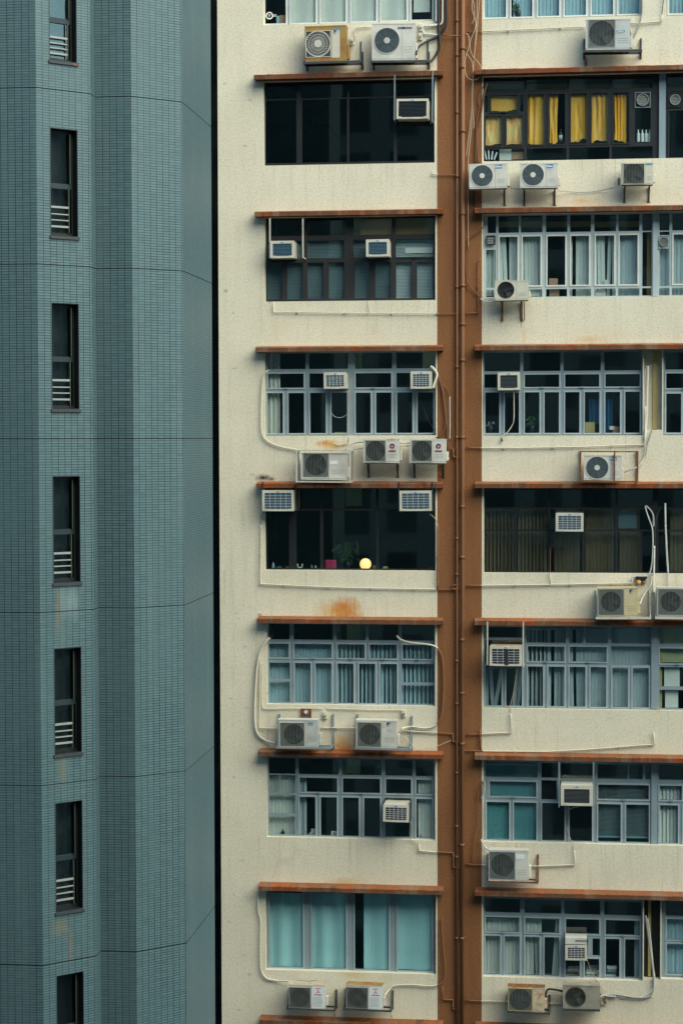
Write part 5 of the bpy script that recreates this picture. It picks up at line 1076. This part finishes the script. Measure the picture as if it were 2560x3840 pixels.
def bottle(z, x, yb, h, r, mat, label, y=.27, cap='bottle_white', lab=None, group=None):
    X, Z = P(z, x, yb, -y); t = thing('bottle', label, 'bottle', (X, y, Z), group); m = MB()
    prof = [(r, 0), (r, .58), (r*.9, .66), (r*.42, .76), (r*.36, .98), (0, 1)]; n = 14; b = 0
    for (rr, e) in prof: m.v += [(X+max(rr, .001)*cos(2*pi*j/n), y+max(rr, .001)*sin(2*pi*j/n), Z+h*e) for j in range(n)]
    for k in range(len(prof)-1):
        for j in range(n): m.f.append((k*n+j, k*n+(j+1) % n, (k+1)*n+(j+1) % n, (k+1)*n+j)); m.m.append(0); m.sm.append(True)
    m.build('body', mat, t)
    if lab: q = MB(); q.tube([(X, y, Z+h*.14), (X, y, Z+h*.5)], r+.002, 14); q.build('label', lab, t)
    return t
GBT = 'white bottles on the sill under the round fan'
for k, (x, lab) in enumerate(((1262, 'white bottle, first of four beside the golden curtain'), (1290, 'white bottle, second of four beside the golden curtain'), (1316, 'white bottle, third of four beside the golden curtain'), (1340, 'white bottle, last of four, half cut by the black frame'))): bottle(R0, x, 968, .29, .038, 'bottle_white', lab, .26, group=GBT)
bottle(R0, 733, 968, .31, .045, 'bottle_dark', 'dark bottle with white label beside the narrow curtain', .27, lab='paper_white')
panel(R0, 313, 1018, 395, 1092, 'grey white folder on the sill below small curtains', 'folder', 'folder', 'blind_pale', .30, .05); panel(R0, 397, 1036, 476, 1086, 'tan cardboard box on the sill next to the folder', 'cardboard_box', 'box', 'card_tan', .30, .2)
for k in range(4):
    X, Z = P(R0, 226+k*17, 1092, -.3); m = MB(); m.bar((X, .3, Z), (X-.05+.04*k, .3, Z+.26-.03*k), .03, .2); tag(m.build('binder', 'blind_grey', None, (X, .3, Z)), ('upright', 'slightly tilted', 'tilted', 'steeply leaning')[k]+' blue grey binder on the sill left of the folder', 'binder')
# row 2 left: mustard boards and slatted blinds
panel(L7, 735, 162, 928, 264, 'mustard board in the upper light left of its twin', 'board', 'board', 'board_mustard', .26); panel(L7, 953, 160, 1187, 264, 'mustard board in the upper light next to the brown band', 'board', 'board', 'board_mustard', .26)
for k, (x0, x1, mt, lab) in enumerate(((163, 387, 'blind_dark', 'dark slatted blind behind the left window unit with strut'), (412, 640, 'blind_dark', 'dark slatted blind left of the wide brown mullion'), (690, 926, 'blind_olive', 'grey slatted blind right of the wide brown mullion'), (953, 1186, 'blind_grey', 'pale slatted blind next to the brown band'))): hblind(L7, x0, x1, 292, 655, lab, 'blind_dark' if k < 3 else 'blind_grey', .30, .034, 52)
panel(L7, 1010, 340, 1180, 372, 'white bar shelf behind the sealed pane by the brown band', 'shelf', 'shelf', 'paper_white', .27, .02)
# row 3 left
panel(L12, 166, 100, 247, 600, 'white curtain at the left edge of the blue framed window', 'curtain', 'curtain', 'paper_white', .32, waves=3)
panel(L12, 1117, 100, 1190, 203, 'pale green board in the upper corner light by the hoses', 'board', 'board', 'board_cream', .34)
panel(L12, 578, 588, 650, 598, 'yellow folder lying on the sill under a gridded window unit', 'folder', 'folder', 'card_yellow', .24, .15)
run('cable', 'white cable loop hanging inside a dark pane', 'cable', L12, [(560, 468, -.24), (575, 490, -.24), (608, 500, -.24), (640, 490, -.24), (656, 472, -.24)], .008, 'paper_white', -.24, True, None, GC, False)
# row 4 left: lamp window
X, Z = P(L17, 767, 613, -.34); r = 36*.612245/159.5; Zb = P(L17, 767, 645, -.34)[1]; t = thing('globe_lamp', 'glowing yellow globe lamp on the window sill', 'lamp', (X, .36, Zb)); m = MB(); n, h = 28, 16
for j in range(h+1):
    th = -1.05+(pi/2+1.05)*j/h; m.v += [(X+r*cos(th)*cos(2*pi*i/n) if j < h else X, .36+r*cos(th)*sin(2*pi*i/n) if j < h else .36, Z+r*sin(th)) for i in range(n)]
for j in range(h):
    for i in range(n): m.f.append((j*n+i, j*n+(i+1) % n, (j+1)*n+(i+1) % n, (j+1)*n+i)); m.m.append(0); m.sm.append(True)
m.build('globe', 'lamp', t); m = MB(); m.tube([(X, .36, Zb-.02), (X, .36, Zb+.006)], r*.5, 20); m.build('base', 'paper_white', t)
m = MB(); A, Z1 = P(L17, 520, 588, -.32); B, Z0 = P(L17, 586, 645, -.32); m.box(A, B, .32, .42, Z0, Z1); tag(m.build('storage_box', 'pink', None, ((A+B)/2, .32, Z0), .02), 'bright pink rounded box on the sill left of the plant', 'box')
leafy(L17, (655, 640), 'leafy green plant between pink box and globe lamp', .50, 11, .30, nleaf=30, y=.60, ln=.17)
panel(L17, 812, 622, 830, 644, 'small peach candle right of the globe lamp', 'candle', 'candle', 'card_tan', .32, .06); panel(L17, 875, 628, 902, 644, 'small cream carton right of the dark mullion', 'carton', 'carton', 'board_cream', .32, .06)
panel(L17, 1158, 636, 1182, 648, 'small red packet at the right end of the lamp sill', 'packet', 'packet', 'ink_red', .30, .05)
X, Z = P(L17, 366, 642, -.3); m = MB(); m.tube(smooth([(X-.055, .3, Z+.12), (X-.05, .3, Z+.05), (X, .3, Z+.02), (X+.05, .3, Z+.05), (X+.055, .3, Z+.12)], 5), .018, 8); m.box(X-.04, X+.04, .27, .33, Z-.01, Z+.012); tag(m.build('horseshoe_ornament', 'bottle_white', None, (X, .3, Z)), 'white u shaped ornament on the lamp window sill', 'ornament')
bottle(L17, 203, 642, .16, .035, 'blind_blue', 'small pale blue bottle at the left end of the lamp sill', .3); bottle(L17, 438, 642, .1, .03, 'blind_dark', 'tiny dark jar right of the u shaped ornament', .3); bottle(L17, 462, 642, .09, .03, 'blind_grey', 'tiny grey jar second right of the ornament', .3)
panel(L17, 280, 628, 322, 643, 'dull red pouch left of the u shaped ornament', 'pouch', 'pouch', 'card_tan', .32, .05); panel(L17, 225, 628, 252, 643, 'grey dish beside the pale blue bottle', 'dish', 'dish', 'blind_dark', .32, .05)
# row 5 left
vblind(L22, 168, 575, 205, 590, 'bright blue vertical blinds, left part of their window', 'blind_blue', ang=8); vblind(L22, 590, 1190, 205, 592, 'half open blue vertical blinds in the same window, right part', 'blind_blue', ang=52, w=.10)
# row 6 left
vblind(L27, 170, 345, 345, 720, 'pale vertical blinds behind the small left panes', 'blind_pale', ang=12)
panel(L27, 364, 355, 408, 722, 'teal grey curtain strip beside the dark panes', 'curtain', 'curtain', 'blind_grey', .32, waves=1); vblind(L27, 1090, 1180, 355, 730, 'narrow pale blinds right of the beige topped window unit', 'blind_pale', ang=14, y=.30)
panel(L27, 427, 690, 463, 712, 'white carton on the lower left sill', 'carton', 'box', 'paper_white', .26, .1); panel(L27, 434, 671, 462, 688, 'smaller white carton stacked on another', 'carton', 'box', 'paper_white', .27, .1); panel(L27, 558, 682, 593, 717, 'white card with red spot on the sill', 'card', 'card', 'paper_white', .24, .02)
X, Z = P(L27, 576, 698, -.238); m = MB(); m.cyl(X, Z, .234, .2385, .04, 18); o = m.build('spot', 'card_tan', bpy.data.objects['card'])
bottle(L27, 262, 712, .17, .05, 'bottle_dark', 'dark flask on the sill in front of pale blinds', .26); bottle(L27, 418, 712, .06, .025, 'blind_grey', 'tiny jar left of the white carton', .26); bottle(L27, 1108, 726, .12, .018, 'card_yellow', 'thin yellow tube on the sill by the narrow pale blinds', .26)
# row 7 left: dark opening strip between the frosted sheets
for x0, x1, lab in ((170, 398, 'pale sheet blind filling the first teal pane'), (425, 662, 'pale sheet blind filling the second teal pane'), (757, 925, 'pale sheet blind beside the dark gap of the third teal pane'), (950, 1188, 'pale sheet blind filling the last teal pane by the brown band')):
    panel(L31, x0, 372, x1, 850, lab, 'sheet_blind', 'blind', 'sheet_teal', .25, .01, waves=2 if x0 < 700 else 1, group='pale sheets behind the teal glass')
# right side blinds
vblind(R6, 215, 300, 500, 930, 'narrow whitish blinds beside the olive vent', 'blind_pale', ang=14); vblind(R6, 305, 620, 500, 930, 'whitish blinds with crooked gap above the rusted fan unit', 'blind_pale', ang=12, gaps=((345, 392), (545, 556), (572, 590)), lean=((300, 350, .06), (480, 545, .03)))
vblind(R6, 786, 945, 500, 930, 'whitish blinds right of the dark open pane', 'blind_pale', ang=10, gaps=((818, 824),)); vblind(R6, 955, 1110, 500, 930, 'whitish blinds with a wedge gap, middle of the white framed window', 'blind_pale', ang=12, gaps=((1030, 1052),), lean=((985, 1030, .03), (1052, 1085, -.05))); vblind(R6, 1120, 1290, 500, 930, 'grey closed blinds left of the brown jamb', 'blind_grey', ang=8); vblind(R6, 1400, 2000, 500, 930, 'grey blinds right of the white pillar', 'blind_grey', ang=8)
panel(R6, 1322, 500, 1348, 930, 'brown door jamb board behind the narrow pane', 'board', 'board', 'board_mustard', .36)
for k, (x0, x1) in enumerate(((305, 607), (632, 940), (960, 1270))): panel(R6, x0, 420, x1, 455, ('left', 'middle', 'right')[k]+' tan pelmet board behind the white framed upper lights', 'pelmet', 'board', 'board_mustard', .40, .02, 0, 'tan pelmets of the white framed window')
panel(R6, 652, 808, 712, 852, 'pinkish carton leaning on the sill of the dark open pane', 'carton', 'box', 'card_tan', .28, .2); panel(R6, 655, 885, 722, 930, 'tan carton in the low light below the pinkish one', 'carton', 'box', 'card_tan', .28, .2)
for k, (x0, x1, yb) in enumerate(((340, 388, 850), (520, 600, 928), (965, 1040, 928), (1030, 1060, 850))): panel(R6, x0, yb-32, x1, yb, ('white papers beside the wedge of dark in the second pane', 'white papers in the low light right of the rusted fan unit', 'white papers in the low light under the wedge gap', 'small white papers at the foot of the wedge gap')[k], 'paper_pile', 'papers', 'paper_white', .27, .1)
panel(R12, 928, 430, 997, 600, 'cobalt blue garment hung behind the dark panes, left one', 'hanging_garment', 'garment', 'cobalt', .40, waves=2); panel(R12, 1037, 428, 1085, 660, 'cobalt blue garment hung behind the dark panes, right one', 'hanging_garment', 'garment', 'cobalt', .40, waves=2)
panel(R12, 900, 588, 966, 660, 'olive yellow carton on the sill under blue garment', 'carton', 'box', 'card_yellow', .26, .2); panel(R12, 1066, 615, 1097, 640, 'white cup lid shape on the sill by the blue garment', 'tray', 'tray', 'blind_pale', .28, .05); panel(R12, 1088, 618, 1135, 660, 'brown carton beside the white tray', 'carton', 'box', 'card_tan', .3, .1)
leafy(R12, (535, 660), 'dim spiky plant behind the dark pane', .30, 21, .16, nleaf=12, y=.36, ln=.14); leafy(R12, (250, 660), 'dim pale ornament plant in the first dark pane', .12, 22, .12, nleaf=10, y=.30, ln=.08, matl='blind_grey')
for k, (x0, x1) in enumerate(((222, 410), (440, 640), (690, 860), (900, 1095), (1135, 1270), (1480, 1700))): vblind(R17, x0, x1, 310, 735, ('first', 'second', 'third', 'fourth', 'fifth', 'last')[k]+' brown blind from the brown band, behind black brown glazing', 'blind_brown', ang=38 if k < 2 else 6, y=.40)
panel(R17, 1128, 330, 1250, 440, 'dim teal board behind the black brown glazing', 'board', 'board', 'blind_dark', .36)
vblind(R22, 215, 345, 405, 680, 'torn grey blinds under the tar streaked window unit', 'blind_grey', ang=20, gaps=((270, 305),), lean=((305, 345, -.16), (240, 270, .08))); vblind(R22, 350, 470, 405, 680, 'grey blind remnant hanging aside a black gap', 'blind_grey', ang=20, gaps=((355, 425),), lean=((425, 470, -.09),))
vblind(R22, 500, 640, 140, 680, 'half open grey blinds with black slots', 'blind_grey', ang=55, w=.1); vblind(R22, 640, 775, 140, 680, 'grey blinds with one wide black slot', 'blind_grey', ang=25, gaps=((676, 702),)); vblind(R22, 786, 1058, 140, 685, 'grey blinds with a slanting slit', 'blind_grey', ang=8, gaps=((815, 828),), lean=((790, 815, .05), (828, 870, .03))); vblind(R22, 1072, 1345, 140, 688, 'closed grey blinds left of the blue pillar', 'blind_grey', ang=6)
panel(R22, 1408, 140, 1700, 375, 'greenish translucent sheet in the upper right panes', 'roller_blind', 'blind', 'board_cream', .30); panel(R22, 1440, 405, 1545, 560, 'upper white poster sheet by the right photo edge', 'poster', 'poster', 'paper_white', .27); panel(R22, 1446, 566, 1535, 684, 'lower white poster sheet by the right photo edge', 'poster', 'poster', 'paper_white', .27); panel(R22, 1408, 270, 1424, 688, 'yellow edge strip at the right pillar', 'edge_strip', 'strip', 'card_yellow', .27)
hblind(R27, 215, 575, 300, 835, 'bright teal slatted blind left of the navy faced window unit', 'blind_teal', .28, .030, 50); hblind(R27, 600, 760, 300, 840, 'dark slatted blind beside the bright teal one', 'frame_dark', .30, .03, 30); hblind(R27, 985, 1340, 300, 800, 'dark teal slatted blind raised off the sill', 'blind_dark', .28, .030, 24); panel(R27, 985, 795, 1340, 812, 'bright teal bottom rail bundle of the raised blind', 'blind_rail', 'blind', 'blind_teal', .26, .05)
vblind(R27, 1405, 1700, 432, 855, 'pale blinds right of the blue pillar', 'blind_pale', ang=20, y=.30)
vblind(R31, 205, 462, 590, 990, 'pale blinds in the lower left pair of panes', 'blind_pale', ang=10); vblind(R31, 475, 740, 590, 990, 'pale blinds with wide wedge gap in the lower panes', 'blind_pale', ang=10, gaps=((602, 690),), lean=((560, 602, .04), (690, 735, -.14))); panel(R31, 1236, 600, 1272, 1000, 'pale curtain strip at the right of the lower dark panes', 'curtain', 'curtain', 'blind_grey', .32, waves=1); vblind(R31, 1440, 1700, 590, 985, 'blue blinds at the bottom right photo edge', 'blind_blue', ang=8)
def pile(z, x0, x1, y0, y1, label, seed):
    rnd = random.Random(seed); m = MB(); A, Z0 = P(z, x0, y1, -.35); B, Z1 = P(z, x1, y0, -.35); zz = Z0
    while zz < Z1: h = rnd.uniform(.012, .028); a, b = rnd.uniform(0, .05), rnd.uniform(0, .05); m.box(A+a, B-b, .28+rnd.uniform(0, .04), .5, zz, zz+h-.003, rnd.choice((0, 0, 1, 2))); zz += h
    tag(m.build('folded_stack', ['blind_pale', 'blind_grey', 'blind_dark'], None, ((A+B)/2, .3, Z0)), label, 'stack', 'folded stacks behind the lower right panes')
pile(R31, 768, 860, 935, 990, 'low stack of folded cloth under the slotted window unit', 1); pile(R31, 897, 993, 928, 990, 'middle stack of folded cloth right of the window unit', 2); pile(R31, 1038, 1118, 932, 1000, 'tall stack of folded cloth in the last dark pane pair', 3)
# ------------------------------------------------------------------ light
w = bpy.data.worlds.new('World'); S.world = w; w.use_nodes = True
nt = w.node_tree; bg = nt.nodes['Background']; sky = nt.nodes.new('ShaderNodeTexSky'); sky.sky_type = 'NISHITA'; sky.sun_disc = False
SUN = Vector((.85, -.70, 1.0)).normalized()
sky.sun_elevation = math.asin(SUN.z); sky.sun_rotation = math.atan2(SUN.x, SUN.y)
sky.air_density = 1.0; sky.dust_density = 1.5; sky.ozone_density = 1.5
tint = nt.nodes.new('ShaderNodeMix'); tint.data_type = 'RGBA'; tint.blend_type = 'MULTIPLY'; tint.inputs[0].default_value = 1.0; tint.inputs[7].default_value = (.74, 1.0, .97, 1)   # cyan colour grade multiplied into the sky, turning the shade teal
nt.links.new(sky.outputs[0], tint.inputs[6]); nt.links.new(tint.outputs[2], bg.inputs[0]); bg.inputs[1].default_value = .14
ld = bpy.data.lights.new('sun', 'SUN'); ld.energy = 1.85; ld.angle = rad(65); ld.color = (1, .84, .62)
lo = bpy.data.objects.new('sun', ld); COL.objects.link(lo); lo.rotation_euler = SUN.to_track_quat('Z', 'Y').to_euler()
lo.location = (20, -30, 90)
S.view_settings.view_transform = 'Standard'; S.view_settings.look = 'None'; S.view_settings.exposure = 1.25; S.view_settings.gamma = 1
S.cycles.use_adaptive_sampling = False; S.cycles.max_bounces = 6; S.cycles.transparent_max_bounces = 12; S.cycles.use_denoising = True; S.cycles.denoiser = 'OPENIMAGEDENOISE'; S.cycles.denoising_prefilter = 'NONE'; S.cycles.denoising_input_passes = 'RGB_ALBEDO_NORMAL'
S.cycles.caustics_reflective = False; S.cycles.caustics_refractive = False
